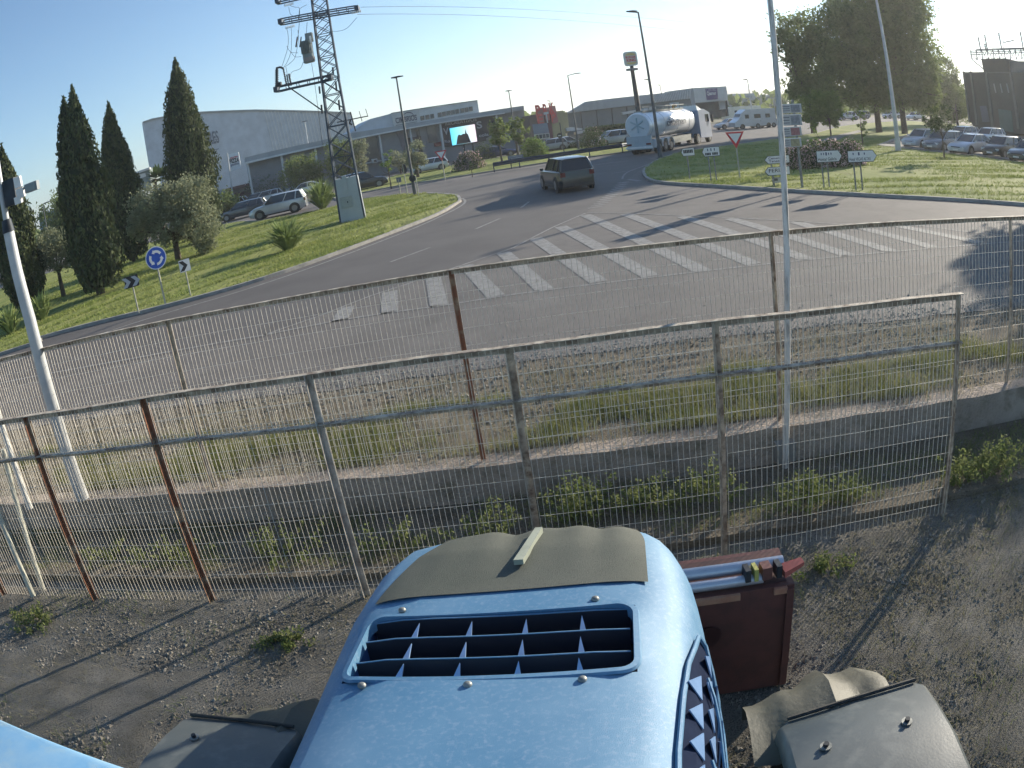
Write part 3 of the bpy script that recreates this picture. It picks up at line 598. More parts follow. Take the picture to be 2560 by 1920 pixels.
# ------------------------------------------------------------------ street lamps
def lamp(label, bx, by, tx_, ty_, r, arm, z=.1, dist=None, m=None, double=False, hd=None):
    g = G(bx, by, z) if dist is None else tuple(np.array(ray(bx, by)[:2]) / np.hypot(*ray(bx, by)[:2]) * dist) + (z,)
    h = Zat(tx_, ty_, g); t = thing('street_lamp', label, 'street lamp', g, 'street lamps'); m = m or mat('lamp_dark', '5c6166', '474b50', 3, .5, .3)
    MB().tube([g, (g[0], g[1], z + .9)], [r * 1.7, r * 1.6], 10).tube([(g[0], g[1], z + .3), (g[0], g[1], h)], [r * 1.3, r * .65], 10).build('post', m, t, True)
    MB().box((g[0], g[1], z + .02), (r * 6, r * 6, .04)).build('base_plate', dark_m, t)
    for s in ((-1, 1) if double else (1,)):
        e = (g[0] + arm * s, g[1], h + .12 * abs(arm)); MB().tube([(g[0], g[1], h - .02), e], r * .5, 6).build('arm', m, t)
        MB().loft([[(e[0] + x * s, e[1] + y, e[2] + zz) for x, y, zz in q] for q in ([(-.1, -.08, -.03), (-.1, .08, -.03), (-.1, .08, .05), (-.1, -.08, .05)], [(.35, -.16, -.03), (.35, .16, -.03), (.35, .14, .07), (.35, -.14, .07)], [(.7, -.08, -.02), (.7, .08, -.02), (.7, .06, .03), (.7, -.06, .03)])]).build('lamp_head', dark_m, t)
    return t
lamp('tallest dark street lamp, in front of the tanker truck', 1651, 395, 1600, 30, .10, -.75)
lamp('street lamp on the island tip, its base among small sign backs', 1038, 488, 981, 196, .075, -.25)
lamp('street lamp on the verge lawn right of the big video screen', 1296, 386, 1269, 228, .08, -.3)
lamp('street lamp behind the low red and yellow restaurant building', 1447, 372, 1414, 189, .085, .8)
lamp('pale car park lamp left of the lattice pylon', 788, 466, 754, 306, .085, -.3, m=lampm)
lamp('big pale street lamp at the right, in front of the plane trees', 2246, 378, 2187, -20, .13, .5, m=lampm)
lamp('thin lamp standing close left of the tallest dark lamp', 1640, 330, 1618, 200, .09, -.6, dist=110)
lamp('distant thin lamp above the ribbed shed roof', 1665, 315, 1650, 213, .10, -.6, dist=150)
lamp('thin lamp before the white shop box and far hills', 1885, 318, 1877, 199, .10, -.7, dist=110, m=lampm)
lamp('tiny lamp above the red rooftop letters', 1388, 340, 1378, 252, .10, -.7, dist=170)
lamp('small lamp between the edge cypress and the double-tipped cypress', 120, 585, 110, 510, .06, .3, dist=75)

# ------------------------------------------------------------------ road signs
def post(b, g, top, r=.035, n=8): b.tube([g, (g[0], g[1], top)], r, n)
pm = mat('sign_post', 'b9b8a8', '8f8f84', 4, .5, .4)
def disc(b, c, nrm, r, th=.012, n=28, sides=None):
    nrm = Vector(nrm).normalized(); u = Vector((0, 0, 1)).cross(nrm).normalized(); v = nrm.cross(u); pts = [Vector(c) + u * r * math.cos(2 * math.pi * j / n) + v * r * math.sin(2 * math.pi * j / n) for j in range(n)]
    b.ext(pts, nrm * th); return u, v
# blue roundabout sign
g = G(414, 761, .1); cz = Zat(395, 643, g); c = Vector((g[0], g[1], cz)); nr = Vector((.66, -.75, 0)).normalized()
c = Vector((g[0], g[1], Zat(395, 643, g))); t = thing('roundabout_sign', 'round blue sign with three white circling arrows on a slim post', 'road sign', g)
b = MB(); post(b, g, cz + .3, .035); b.build('post', pm, t); b = MB(); R_ = .40; disc(b, c + nr * .04, nr, R_); d0 = b.build('plate', white_s, t)
b = MB(); u, v = disc(b, c + nr * .053, nr, R_ * .92, .003); b.build('blue_face', blue_s, d0)
b = MB()
for k3 in range(3):
    a0 = k3 * 2.0944 + .5; ro, ri = R_ * .66, R_ * .44; arc = [a0 + 1.25 * i / 8 for i in range(9)]; cc_ = c + nr * .058
    P_ = [cc_ + u * ro * math.cos(a) + v * ro * math.sin(a) for a in arc] + [cc_ + (u * math.cos(arc[-1]) + v * math.sin(arc[-1])) * ro * 1.15, cc_ + (u * math.cos(arc[-1] + .45) + v * math.sin(arc[-1] + .45)) * (ro + ri) / 2, cc_ + (u * math.cos(arc[-1]) + v * math.sin(arc[-1])) * ri * .78] + [cc_ + u * ri * math.cos(a) + v * ri * math.sin(a) for a in arc[::-1]]
    b = MB(); b.ext(P_, nr * .003); b.build('arrow', white_s, d0)
def chevron(label, bx, by, cx, cy, nr, w, h, bgm, fg):
    g = G(bx, by, .1); cz = Zat(cx, cy, g); t = thing('chevron_sign', label, 'road sign', g, 'chevron signs on the roundabout'); nr = Vector(nr).normalized(); u = Vector((0, 0, 1)).cross(nr).normalized(); v = Vector((0, 0, 1))
    b = MB(); post(b, g, cz, .03); b.build('post', pm, t); c = Vector((g[0], g[1], cz)) + nr * .04
    q = lambda x, y, o=0.: c + u * x + v * y + nr * o
    MB().ext([q(-w / 2, -h / 2), q(w / 2, -h / 2), q(w / 2, h / 2), q(-w / 2, h / 2)], nr * .012).build('plate', bgm, t)
    for k in ((-.22, .18) if w > .5 else (-.05,)):
        x = k * w / .6 if w > .5 else k
        s_ = .16; b = MB(); b.ext([q(x - s_, h * .42, .014), q(x, h * .42, .014), q(x + s_, 0, .014), q(x, -h * .42, .014), q(x - s_, -h * .42, .014), q(x, 0, .014)], nr * .003); b.build('chevron', fg, t)
chevron('dark sign with two pale chevrons at the roundabout edge, left of the blue sign', 347, 782, 331, 703, (.35, -.94, 0), .52, .40, black_s, mat('chev_grey', (.45, .46, .46), rough=.5))
chevron('small white sign with one dark chevron, right of the blue sign', 477, 740, 457, 665, (.66, -.75, 0), .42, .42, white_s, black_s)
# give way signs
def giveway(label, bx, by, tri_, nr=(0, -1, 0), z=.1):
    g = G(bx, by, z); zt = Zat(*tri_[0], g); zb_ = Zat(*tri_[1], g); h = zt - zb_; c = Vector((g[0], g[1], zt)) + Vector(nr).normalized() * .05; nr = Vector(nr).normalized(); u = Vector((0, 0, 1)).cross(nr).normalized(); w = h * 1.12
    t = thing('give_way_sign', label, 'road sign', g, 'give way signs'); b = MB(); post(b, g, zt, .04); b.build('post', pm, t)
    q = lambda x, y, o=0.: c + u * x + Vector((0, 0, y)) + nr * o
    p_ = MB().ext([q(-w / 2, 0), q(w / 2, 0), q(0, -h)], nr * .012).build('plate', red_s, t); k_ = .70
    MB().ext([q(-w / 2 * k_, -h * .10, .013), q(w / 2 * k_, -h * .10, .013), q(0, -h * (.10 + .90 * k_) + .02, .013)], nr * .003).build('white_face', white_s, p_)
giveway('large give way triangle with red border in the shaded lawn right of the tanker', 1850, 446, [(1843, 329), (1845, 371)], (-.35, -.94, 0))
giveway('small distant give way triangle on the verge in front of the arcade building', 1113, 451, [(1100, 377), (1105, 403)], (-.2, -1, 0))
# direction arrows
def arrow_sign(label, posts, quad, left, lines, icons=0, grp='white arrow direction signs on the junction lawn', fg=None, z=.1, fill=None):
    g0 = G(*posts[0], z); g1 = G(*posts[-1], z) if len(posts) > 1 else (g0[0] + .01, g0[1], z); t = thing('direction_sign', label, 'direction sign', g0, grp)
    b = MB(); (xa, ya), (xb, yb) = quad; zc = Zat((xa + xb) / 2, (ya + yb) / 2, g0); hh = abs(Zat(xa, ya, g0) - Zat(xa, yb, g0))
    pa, pb = at_y(xa, (ya + yb) / 2, g0[1] - .06), at_y(xb, (ya + yb) / 2, g0[1] - .06); w_ = (pb - pa).length; u = Vector((1, 0, 0)); c = (pa + pb) / 2; c.z = zc
    for gg in (g0, g1)[:max(1, len(posts))]: b = MB(); post(b, (gg[0], g0[1], z), zc + hh * .3, .035); b.build('post', galv, t)
    q = lambda x, y, o=0.: c + u * (x * w_ / 2) + Vector((0, -o, y * hh / 2)); tip = .74
    P_ = [(-1, 0), (-tip, -1), (1, -1), (1, 1), (-tip, 1)] if left else [(-1, -1), (tip, -1), (1, 0), (tip, 1), (-1, 1)]
    MB().ext([q(*p_) for p_ in P_], (0, .02, 0)).build('plate', black_s, t)
    MB().ext([q(p_[0] * .965, p_[1] * .90, .004) for p_ in P_], (0, .003, 0)).build('white_face', fill or white_s, t)
    n_ = len(lines); x0_ = -.68 if left else -.9
    for i, L in enumerate(lines):
        hh_ = .26 if icons or n_ > 1 else .42; yy = (-.72 if icons else (-.6 + .72 * (n_ - 1 - i) if n_ > 1 else -.25))
        text('lettering', L, fg or black_s, t, q(x0_, yy, .006), u, (0, 0, 1), w_ * (.72 if len(L) > 5 else .3), hh * hh_, 0, .01)
    if icons:
        for i in range(icons):
            ib = MB(); x = (-.35 if left else -.62) + i * (.9 / max(1, icons - 1)) * .85; s_ = .055
            if i == icons // 2 or left: ib.ext([q(x - s_, .15, .006), q(x + s_, .15, .006), q(x + s_, .68, .006), q(x - s_, .68, .006)], (0, .002, 0))
            else: ib.ext([q(x + s_ * .8 * math.cos(a), .42 + .22 * math.sin(a), .006) for a in [j * 1.0472 for j in range(6)]], (0, .002, 0))
            ib.build('pictogram', mat('sign_navy', (.06, .07, .14), rough=.5), t)
    return t
arrow_sign('white arrow sign reading Hostal Galicia, pointing right', [(2060, 469), (2091, 472)], ((2041, 376), (2105, 406)), False, ['Hostal Galicia'], 5)
arrow_sign('white arrow sign reading Hotel VEGAS ALTAS, rightmost of the arrow signs', [(2140, 476), (2174, 479)], ((2119, 376), (2192, 406)), False, ['Hotel VEGAS ALTAS'], 3)
arrow_sign('small plain white arrow sign pointing left, in the shaded lawn below the tanker wheels', [(1725, 447), (1740, 451)], ((1703, 370), (1736, 390)), True, ['------', '----'][:1], 0)
arrow_sign('white left arrow sign with three dark pictograms, left of the big give way sign', [(1778, 454), (1801, 455)], ((1755, 367), (1799, 391)), True, ['---- ----'], 3)
arrow_sign('left arrow sign with the lettering Cementerio Tanatorio, upper one behind the whitewashed pole', [(1934, 464)], ((1911, 389), (1974, 409)), True, ['Cementerio', 'Tanatorio'], 0)
arrow_sign('left arrow sign reading FE, middle one behind the whitewashed pole', [(1936, 466)], ((1912, 417), (1975, 438)), True, ['FERIAL'], 0)
arrow_sign('small low left arrow sign at the foot of the whitewashed pole', [(1934, 464)], ((1929, 443), (1962, 457)), True, ['-----'], 0, fill=mat('sign_dull', (.5, .5, .48), rough=.6))
g = G(2006, 469, .1); t = thing('panel_signpost', 'tall signpost with four stacked advertising panels right of the whitewashed pole', 'direction sign', g)
b = MB(); post(b, g, Zat(1986, 249, g), .06); b.build('post', galv, t)
for i, (y0_, y1_, fg) in enumerate([(260, 283, (.30, .31, .33)), (286, 315, (.32, .33, .35)), (317, 341, (.45, .20, .20)), (345, 369, (.42, .38, .22))]):
    pa, pb = at_y(1952, y1_, g[1] - .08), at_y(2002, y0_, g[1] - .08); c = (pa + pb) / 2; w_ = pb.x - pa.x; h_ = pb.z - pa.z
    pn = MB().box(c, (w_, .04, h_)).build('panel', mat('panel_grey', (.50, .50, .49), (.44, .44, .43), 4, .5), t)
    MB().box(c + Vector((w_ * .2, -.024, 0)), (w_ * .42, .004, h_ * .86)).build('advert', mat('advert%d' % i, fg, tuple(x * .6 for x in fg), 9, .5), pn)
    bb = MB(); [bb.box(c + Vector((-w_ * .25, -.024, h_ * (.25 - .25 * j))), (w_ * .36, .004, h_ * .07)) for j in range(3)]; bb.build('lettering', mat('txt_grey', (.12, .12, .14)), pn)
    MB().box(c + Vector((0, 0, h_ / 2)), (w_, .06, .03)).build('frame', white_s, pn)
# sign backs on the island tip and small ones
g = G(1002, 488, .1); t = thing('square_sign', 'small dark square sign back on the island tip', 'road sign', g); b = MB(); post(b, g, Zat(998, 446, g), .035); b.build('post', pm, t); c = at_y(997, 450, g[1]); MB().box(c, (.32, .03, .32)).build('plate', mat('sign_back', (.10, .12, .2), (.14, .15, .2), 4, .5), t)
g = G(1019, 488, .1); t = thing('round_road_sign', 'round sign seen nearly edge-on beside the lamp on the island tip', 'road sign', g); b = MB(); post(b, g, Zat(1010, 410, g), .035); b.build('post', pm, t); b = MB(); disc(b, at_y(1010, 422, g[1]), (.8, .6, 0), .32); b.build('plate', dark_m, t)
g = G(1038, 489, .1); g = (g[0] + .25, g[1] - .3, .1); t = thing('low_road_sign', 'dark sign back low on the lamp of the island tip', 'road sign', g); b = MB(); post(b, g, Zat(1030, 440, g), .03); b.build('post', pm, t); b = MB(); disc(b, at_y(1031, 446, g[1]), (.1, .99, 0), .24, n=8); b.build('plate', dark_m, t)
g = G(1411, 385, .1); t = thing('no_entry_sign', 'small round dark sign on a pole before the yellow wall', 'road sign', g); b = MB(); post(b, g, Zat(1401, 306, g), .05); b.build('post', dark_m, t); b = MB(); disc(b, at_y(1399, 339, g[1] - .08), (0, -1, 0), .26); p_ = b.build('plate', black_s, t); MB().box(at_y(1399, 339, g[1] - .11), (.3, .01, .08)).build('bar', white_s, p_)
g = G(1279, 421, .1); t = thing('board_sign', 'wide grey notice board facing the road behind the guard rail', 'sign', g); b = MB(); post(b, g, 1.0, .04); b.build('post', dark_m, t); g2 = G(1300, 417, .1); b = MB(); post(b, g2, 1.0, .04); b.build('post', dark_m, t)
pa, pb = at_y(1270, 401, g[1]), at_y(1308, 388, g[1]); MB().box((pa + pb) / 2, (pb.x - pa.x, .05, .45)).build('board', mat('board_grey', (.20, .22, .24), (.16, .18, .2), 3, .5), t)
b = MB(); [b.box((pa + pb) / 2 + Vector((0, -.03, .12 - .12 * j)), ((pb.x - pa.x) * .8, .01, .03)) for j in range(3)]; b.build('lettering', mat('txt_pale', (.5, .5, .5)), t)

# guard rail on the verge
pp = [G(*p, .1) for p in [(1236, 430), (1300, 419), (1382, 407), (1475, 393), (1557, 381), (1600, 373)]]
t = thing('guard_rail', 'long dark guard rail along the verge in front of the parked cars', 'guard rail', pp[0])
b = MB(); zt_ = .78
b.loft([[(p[0], p[1] - .04, .1 + zt_ - .34), (p[0], p[1] - .10, .1 + zt_ - .26), (p[0], p[1] - .04, .1 + zt_ - .17), (p[0], p[1] - .10, .1 + zt_ - .08), (p[0], p[1] - .04, .1 + zt_), (p[0], p[1] - .02, .1 + zt_), (p[0], p[1] - .02, .1 + zt_ - .34)] for p in pp]); b.build('rail', tower_m, t)
for p in pp: MB().box((p[0], p[1], .45), (.08, .12, .75)).build('post', tower_m, t)

# ------------------------------------------------------------------ cars
PAINT = {}
def paint(c):
    k = str(c)
    if k not in PAINT: PAINT[k] = mat('car_paint_%d' % len(PAINT), c, tuple(x * .85 for x in c), .8, .28, .25, spec=.5, coat=.7)
    return PAINT[k]
KINDS = {  # length, width, height; stations: x (1 = nose), top z of lower body; greenhouse base/roof x
    'hatch': (4.1, 1.76, 1.48, [(-.5, .62), (-.49, .92), (-.42, .96), (-.1, .95), (.2, .93), (.24, .93), (.40, .84), (.47, .72), (.5, .55)], (-.485, .255), (-.40, .09)),
    'suv': (4.6, 1.86, 1.70, [(-.5, .70), (-.49, 1.04), (-.42, 1.07), (-.1, 1.06), (.2, 1.04), (.25, 1.04), (.40, .98), (.47, .84), (.5, .62)], (-.485, .25), (-.42, .08)),
    'sedan': (4.6, 1.80, 1.45, [(-.5, .68), (-.485, .93), (-.40, .97), (-.3, .97), (.1, .94), (.2, .93), (.38, .82), (.46, .70), (.5, .52)], (-.40, .235), (-.22, .06)),
    'wagon': (4.6, 1.80, 1.48, [(-.5, .62), (-.49, .93), (-.42, .96), (-.1, .95), (.2, .93), (.24, .92), (.40, .83), (.47, .72), (.5, .55)], (-.488, .245), (-.43, .07))}
rim_m = mat('alloy', (.22, .23, .24), rough=.35, metal=.7); head_m = mat('headlight', (.7, .72, .72), rough=.1); tail_m = mat('tail_light', (.12, .012, .012), rough=.25)
trim_m = mat('car_trim', (.03, .03, .032), rough=.5); plate_m = mat('number_plate', (.75, .75, .72), rough=.5)
def car(name, label, x, y, head, kind, col, z=.02, grp=None, low=None):
    L, Wd, Hh, st, gb, gr = KINDS[kind]; hw = Wd / 2; t = thing(name, label, 'car', (x, y, z), grp, head); pc = paint(col)
    b = MB(); rings = []
    for u, zt in st:
        e = 1 - .16 * max(0, (abs(u) - .38) / .12)**2; w_ = hw * e; zb = .20 + .10 * max(0, (abs(u) - .42) / .08); zm = zb + (zt - zb) * .55
        rings.append([(u * L, yy, zz) for yy, zz in ((-w_ * .9, zb), (-w_ * .99, zb + .12), (-w_, zm), (-w_ * .965, zt - .06), (-w_ * .86, zt), (w_ * .86, zt), (w_ * .965, zt - .06), (w_, zm), (w_ * .99, zb + .12), (w_ * .9, zb))])
    b.loft(rings); body = b.build('body', pc, t, True, world=False)
    zt = lambda u: np.interp(u, [s[0] for s in st], [s[1] for s in st])
    # glasshouse
    b = MB(); wb_, wr = hw * .88, hw * .70; zb1, zb2 = zt(gb[0] + .05), zt(gb[1]); zr = Hh - .04; ub = [gb[0] + .01, gb[1]]; ur = gr
    lo_ = [(ub[0] * L, -wb_, zb1 - .02), (ub[1] * L, -wb_ * .94, zb2 - .02), (ub[1] * L, wb_ * .94, zb2 - .02), (ub[0] * L, wb_, zb1 - .02)]; hi_ = [(ur[0] * L, -wr, zr - .03), (ur[1] * L, -wr, zr), (ur[1] * L, wr, zr), (ur[0] * L, wr, zr - .03)]
    b.loft([lo_, hi_]); b.build('windows', glass, t, world=False)
    b = MB(); rr = []
    for u, f_, dz in [(ur[0] - .015, .94, -.045), (ur[0] + .03, 1, 0), ((ur[0] + ur[1]) / 2, 1.02, .035), (ur[1] - .03, 1, .01), (ur[1] + .012, .94, -.03)]: rr.append([(u * L, -wr * f_ * 1.03, zr + dz - .03), (u * L, -wr * f_ * .75, zr + dz + .02), (u * L, wr * f_ * .75, zr + dz + .02), (u * L, wr * f_ * 1.03, zr + dz - .03)])
    b.loft(rr); b.build('roof', pc, t, True, world=False)
    for s in (-1, 1):
        MB().tube([(ub[1] * L, s * wb_ * .945, zb2 - .02), (ur[1] * L, s * wr * 1.01, zr)], .035, 5).build('pillar', pc, t, world=False); MB().tube([(ub[0] * L, s * wb_ * 1.005, zb1 - .02), (ur[0] * L, s * wr * 1.01, zr - .03)], .06, 5).build('pillar', pc, t, world=False)
        m_ = .46; f = lambda q: ((1 - q) * ub[0] + q * ub[1]) * L; h_ = lambda q: ((1 - q) * ur[0] + q * ur[1]) * L
        MB().tube([(f(.5), s * wb_ * .98, (zb1 + zb2) / 2 - .02), (h_(.45), s * wr * 1.01, zr - .01)], .032, 5).build('pillar', pc, t, world=False)
        if kind in ('wagon', 'suv', 'hatch'): MB().tube([(f(.2), s * wb_ * .99, zb1 - .02), (h_(.12), s * wr * 1.01, zr - .02)], .05, 5).build('pillar', pc, t, world=False)
    for s in (-1, 1):
        MB().box((ub[1] * L - .22, s * (hw + .08), zb2 + .06), (.10, .17, .12)).build('mirror', pc, t, world=False)
        MB().box((.475 * L, s * hw * .70, zt(.47) - .12), (.16, hw * .34, .13), rz=-s * .35).build('headlight', head_m, t, world=False)
        MB().box((-.488 * L, s * hw * .78, zt(-.45) - .17), (.10, hw * .26, .22 if kind != 'sedan' else .14)).build('tail_light', tail_m, t, world=False)
    MB().box((.492 * L, 0, .48), (.06, hw * .9, .22)).build('grille', trim_m, t, world=False)
    MB().box((-.497 * L, 0, .66), (.02, .52, .11)).build('number_plate', plate_m, t, world=False)
    MB().box((.503 * L, 0, .38), (.02, .50, .10)).build('number_plate', plate_m, t, world=False)
    b = MB(); b.box((-.487 * L, 0, .36), (.10, Wd * .84, .20)).box((0, -hw * .985, .27), (L * .5, .03, .10)).box((0, hw * .985, .27), (L * .5, .03, .10)); b.build('bumper_trim', trim_m, t, world=False)
    rw = .33 if kind != 'suv' else .37
    for ux in (-.30, .315):
        for s in (-1, 1):
            arch = MB().tube([(ux * L, s * (hw * .90), rw), (ux * L, s * (hw + .006), rw)], rw * 1.17, 20).build('wheel_arch', trim_m, t, world=False)
            wv = MB().tube([(ux * L, s * (hw - .2), rw), (ux * L, s * (hw + .015), rw), (ux * L, s * (hw + .03), rw)], [rw, rw, rw * .93], 20).build('wheel', black_r, t, world=False)
            rb = MB().tube([(ux * L, s * (hw + .02), rw), (ux * L, s * (hw + .038), rw)], rw * .62, 16); rb.build('rim', rim_m, wv, world=False)
    return t
def two(pa, pb, z=.02):  # rear contact pixel, front contact pixel
    a, b = V3(G(*pa, z)), V3(G(*pb, z)); return (a + b) / 2, math.atan2(b.y - a.y, b.x - a.x)
c, h = two((1412, 481), (1378, 462)); h_ = math.radians(112)
rc0 = V3(G(1450, 479)); h_ = R(98)
car('moving_car', 'dark green-grey people carrier driving away round the roundabout', rc0.x + 2.3 * math.cos(h_), rc0.y + 2.3 * math.sin(h_), h_, 'suv', (.03, .04, .045))
Lp = 'cars parked in the car park before the grey warehouse'
def near(px, py, dx=0, dy=0, z=.02): g = G(px, py, z); return g[0] + dx, g[1] + dy
def pcar(label, px, py, head, kind, col, grp=Lp, dx=0, dy=.9, name='parked_car', z=.02):
    x, y = near(px, py, dx, dy, z); return car(name, label, x, y, R(head), kind, col, z, grp)
pcar('white off-road car, the nearest of the warehouse car park, facing left', 693, 541, 186, 'suv', (.62, .64, .66))
pcar('dark grey estate car just left of the white off-road car', 604, 546, 182, 'wagon', (.07, .08, .095))
pcar('white car partly hidden behind the dark grey estate and the olive crown', 562, 536, 178, 'hatch', (.6, .62, .65), dy=3)
pcar('grey-green hatchback behind the white off-road car bonnet', 636, 517, 186, 'hatch', (.10, .14, .14))
pcar('silver hatchback behind the roof of the white off-road car', 662, 511, 200, 'hatch', (.45, .47, .47))
pcar('white car with sunlit roof beside the big sword-leaved clump', 760, 490, 190, 'sedan', (.66, .67, .68))
pcar('second white car behind, left of the sword-leaved clump by the pylon', 745, 482, 200, 'hatch', (.6, .62, .65), dy=2)
pcar('black people carrier with sun-glinting nose, right behind the pylon box', 905, 477, 12, 'suv', (.03, .032, .04), 'cars along the far verge')
pcar('white hatchback parked on the verge right of the tall island lamp', 1073, 431, 190, 'hatch', (.62, .64, .66), 'cars along the far verge', dy=.8)
pcar('silver car in front of the yellow restaurant wall, left one of the two', 1377, 380, 196, 'hatch', (.36, .38, .40), 'cars along the far verge')
pcar('silver estate car in front of the yellow restaurant wall, right one of the two', 1420, 373, 14, 'wagon', (.50, .50, .52), 'cars along the far verge')
pcar('small silver off-road car before the dark hedge of the ribbed shed', 1536, 364, 200, 'suv', (.50, .53, .56), 'cars along the far verge')
pcar('black car half hidden left of the tanker truck tail', 1562, 356, 10, 'hatch', (.04, .045, .05), 'cars along the far verge', dy=3)
pcar('dark blue car low among the shrubs left of the yellow-green bush', 1246, 396, 5, 'sedan', (.03, .035, .12), 'cars along the far verge', dy=2)
Rp = 'cars parked nose-in beside the dark building at right'
RC = [('silver hatchback, first of the right-hand row, beside the big lamp post', 2290, 373, 'hatch', (.50, .52, .56)), ('grey hatchback, second of the right-hand row', 2343, 380, 'hatch', (.18, .20, .23)), ('pale silver saloon with wide dark grille, behind the small staked tree', 2413, 389, 'sedan', (.55, .57, .62)),
      ('white hatchback in the back row above the pale silver saloon', 2462, 362, 'hatch', (.6, .61, .63)), ('black saloon with flaring sun glint, right of the silver saloon', 2494, 397, 'hatch', (.035, .038, .035)), ('dark car cut by the right picture edge', 2565, 409, 'sedan', (.10, .11, .12)), ('white car in the back row with a sunlit roof, left of centre', 2395, 358, 'hatch', (.6, .6, .62))]
for lab, px, py, kd, cl in RC: pcar(lab, px, py, 198, kd, cl, Rp, dx=1.6, dy=1.1)

# ------------------------------------------------------------------ tanker truck
hd = math.radians(90 - 36); ux, uy = math.cos(hd), math.sin(hd); B0 = Vector((12.95, 60.6, 0)); nx_ = Vector((-uy, ux, 0)); ax = Vector((ux, uy, 0))
t = thing('tanker_truck', 'shiny white tanker truck seen from behind, with a chrome-white barrel and grey cab', 'truck', tuple(B0))
tw = lambda a, s, z: B0 + ax * a + nx_ * s + Vector((0, 0, z))
chrome = mat('tank_steel', (.82, .83, .85), (.74, .75, .78), 1.5, .28, .35)
b = MB(); N_ = 32; TZ, TR = 2.35, 1.12
ell = lambda a, k, dz=0: [tw(a, math.cos(q) * TR * 1.02 * k, TZ + dz + math.sin(q) * TR * k) for q in [2 * math.pi * j / N_ for j in range(N_)]]
b.loft([ell(-.02, .5), ell(.0, .92), ell(.12, 1), ell(10.6, 1), ell(10.8, .92), ell(11, .5)]); tk = b.build('tank', chrome, t, True)
b = MB(); [b.tube([tw(a, 0, TZ) - ax * .03, tw(a, 0, TZ) + ax * .03], TR * 1.035, 32) for a in (.35, 3.2, 6.2, 9.2, 10.5)]; b.build('hoop', mat('hoop', (.5, .52, .56), rough=.3, metal=.7), tk)
b = MB(); e = ell(-.05, .90); b.ext(e, -ax * .03); b.build('end_cap', mat('end_cap', (.55, .60, .64), (.50, .55, .59), 2, .35), tk)
b = MB()
for k6 in range(6): a = k6 * math.pi / 3 + .5; b.tube([tw(-.10, 0, TZ + .1), tw(-.10, .62 * math.cos(a), TZ + .1 + .62 * math.sin(a))], [.05, .09], 5)
b.build('emblem', mat('emblem', (.36, .46, .51), rough=.5), tk)
MB().box(tw(5.3, 0, TZ + TR + .06), (9.6, .7, .12), rz=hd).build('walkway', galv, tk)
b = MB(); [b.tube([tw(a, -.4, TZ + TR + .1), tw(a, -.4, TZ + TR + .42)], .03, 5) for a in np.arange(.6, 10.2, 1.2)]; b.tube([tw(.5, -.4, TZ + TR + .42), tw(10.2, -.4, TZ + TR + .42)], .04, 5); b.build('handrail', galv, tk)
text('lettering', 'cisterian', mat('dark_letter', (.08, .09, .12)), tk, tw(3.6, -TR * 1.03, TZ - .25), ax, (0, 0, 1), 4.6, .55, .03, .02) if False else None
tx3 = text('lettering', 'cisterian', mat('dark_letter', (.08, .09, .12)), tk, tw(3.4, -TR * 1.045, TZ - .25), ax, (0, 0, 1), 4.6, .6, .03, .02)
rc = MB().box(tw(-.05, 0, 1.0), (.35, 2.1, 1.1), rz=hd).build('rear_cabinet', mat('cab_grey', (.40, .45, .48), (.34, .39, .42), 2, .45), t)
MB().box(tw(-.28, 0, .62), (.10, 2.3, .16), rz=hd).build('underrun_bar', white_s, rc)
for s in (-1, 1): MB().box(tw(-.26, s * .85, .88), (.06, .4, .14), rz=hd).build('tail_light', tail_m, rc)
MB().box(tw(5.6, 0, .98), (11, 1.0, .22), rz=hd).build('chassis', dark_m, t); MB().box(tw(6.2, -1.0, .82), (6.2, .06, .55), rz=hd).build('side_skirt', galv, t)
for a in (1.2, 2.5, 3.8, 10.9, 14.2):
    for s in (-1, 1):
        wv = MB().tube([tw(a, s * .82, .5), tw(a, s * 1.18, .5)], .5, 20).build('wheel', black_r, t); MB().tube([tw(a, s * 1.12, .5), tw(a, s * 1.20, .5)], .27, 14).build('rim', rim_m, wv)
        if a < 4: MB().loft([[tw(a + .66 * math.cos(q), s * 1.0 + e_, .5 + .66 * math.sin(q)) for e_, k_ in ((-.24, 0), (.24, 0))] + [tw(a + .70 * math.cos(q), s * 1.0 + e_, .5 + .70 * math.sin(q)) for e_ in (.24, -.24)] for q in [i * math.pi / 8 for i in range(9)]]).build('mudguard', mat('mud_white', (.7, .7, .7), rough=.3), wv)
b = MB(); b.loft([[tw(11.6, s, z_) for s, z_ in ((-1.2, .6), (1.2, .6), (1.2, 3.2), (-1.2, 3.2))], [tw(13.2, s, z_) for s, z_ in ((-1.22, .5), (1.22, .5), (1.22, 3.3), (-1.22, 3.3))], [tw(14.9, s, z_) for s, z_ in ((-1.2, .5), (1.2, .5), (1.2, 2.9), (-1.2, 2.9))]]); cb = b.build('cab', mat('cab_blue', (.30, .34, .44), (.26, .30, .40), 2, .35, coat=.4), t)
b = MB(); b.loft([[tw(11.7, s, z_) for s, z_ in ((-1.1, 3.15), (1.1, 3.15), (1.05, 3.7), (-1.05, 3.7))], [tw(13.6, s, z_) for s, z_ in ((-1.0, 3.15), (1.0, 3.15), (.8, 3.3), (-.8, 3.3))]]); b.build('wind_deflector', white_s, cb)
for s in (-1, 1): MB().box(tw(13.9, s * 1.225, 2.4), (1.0, .03, .75), rz=hd).build('window', glass, cb); MB().box(tw(14.8, s * 1.45, 2.3), (.12, .2, .75), rz=hd).build('mirror', trim_m, cb)

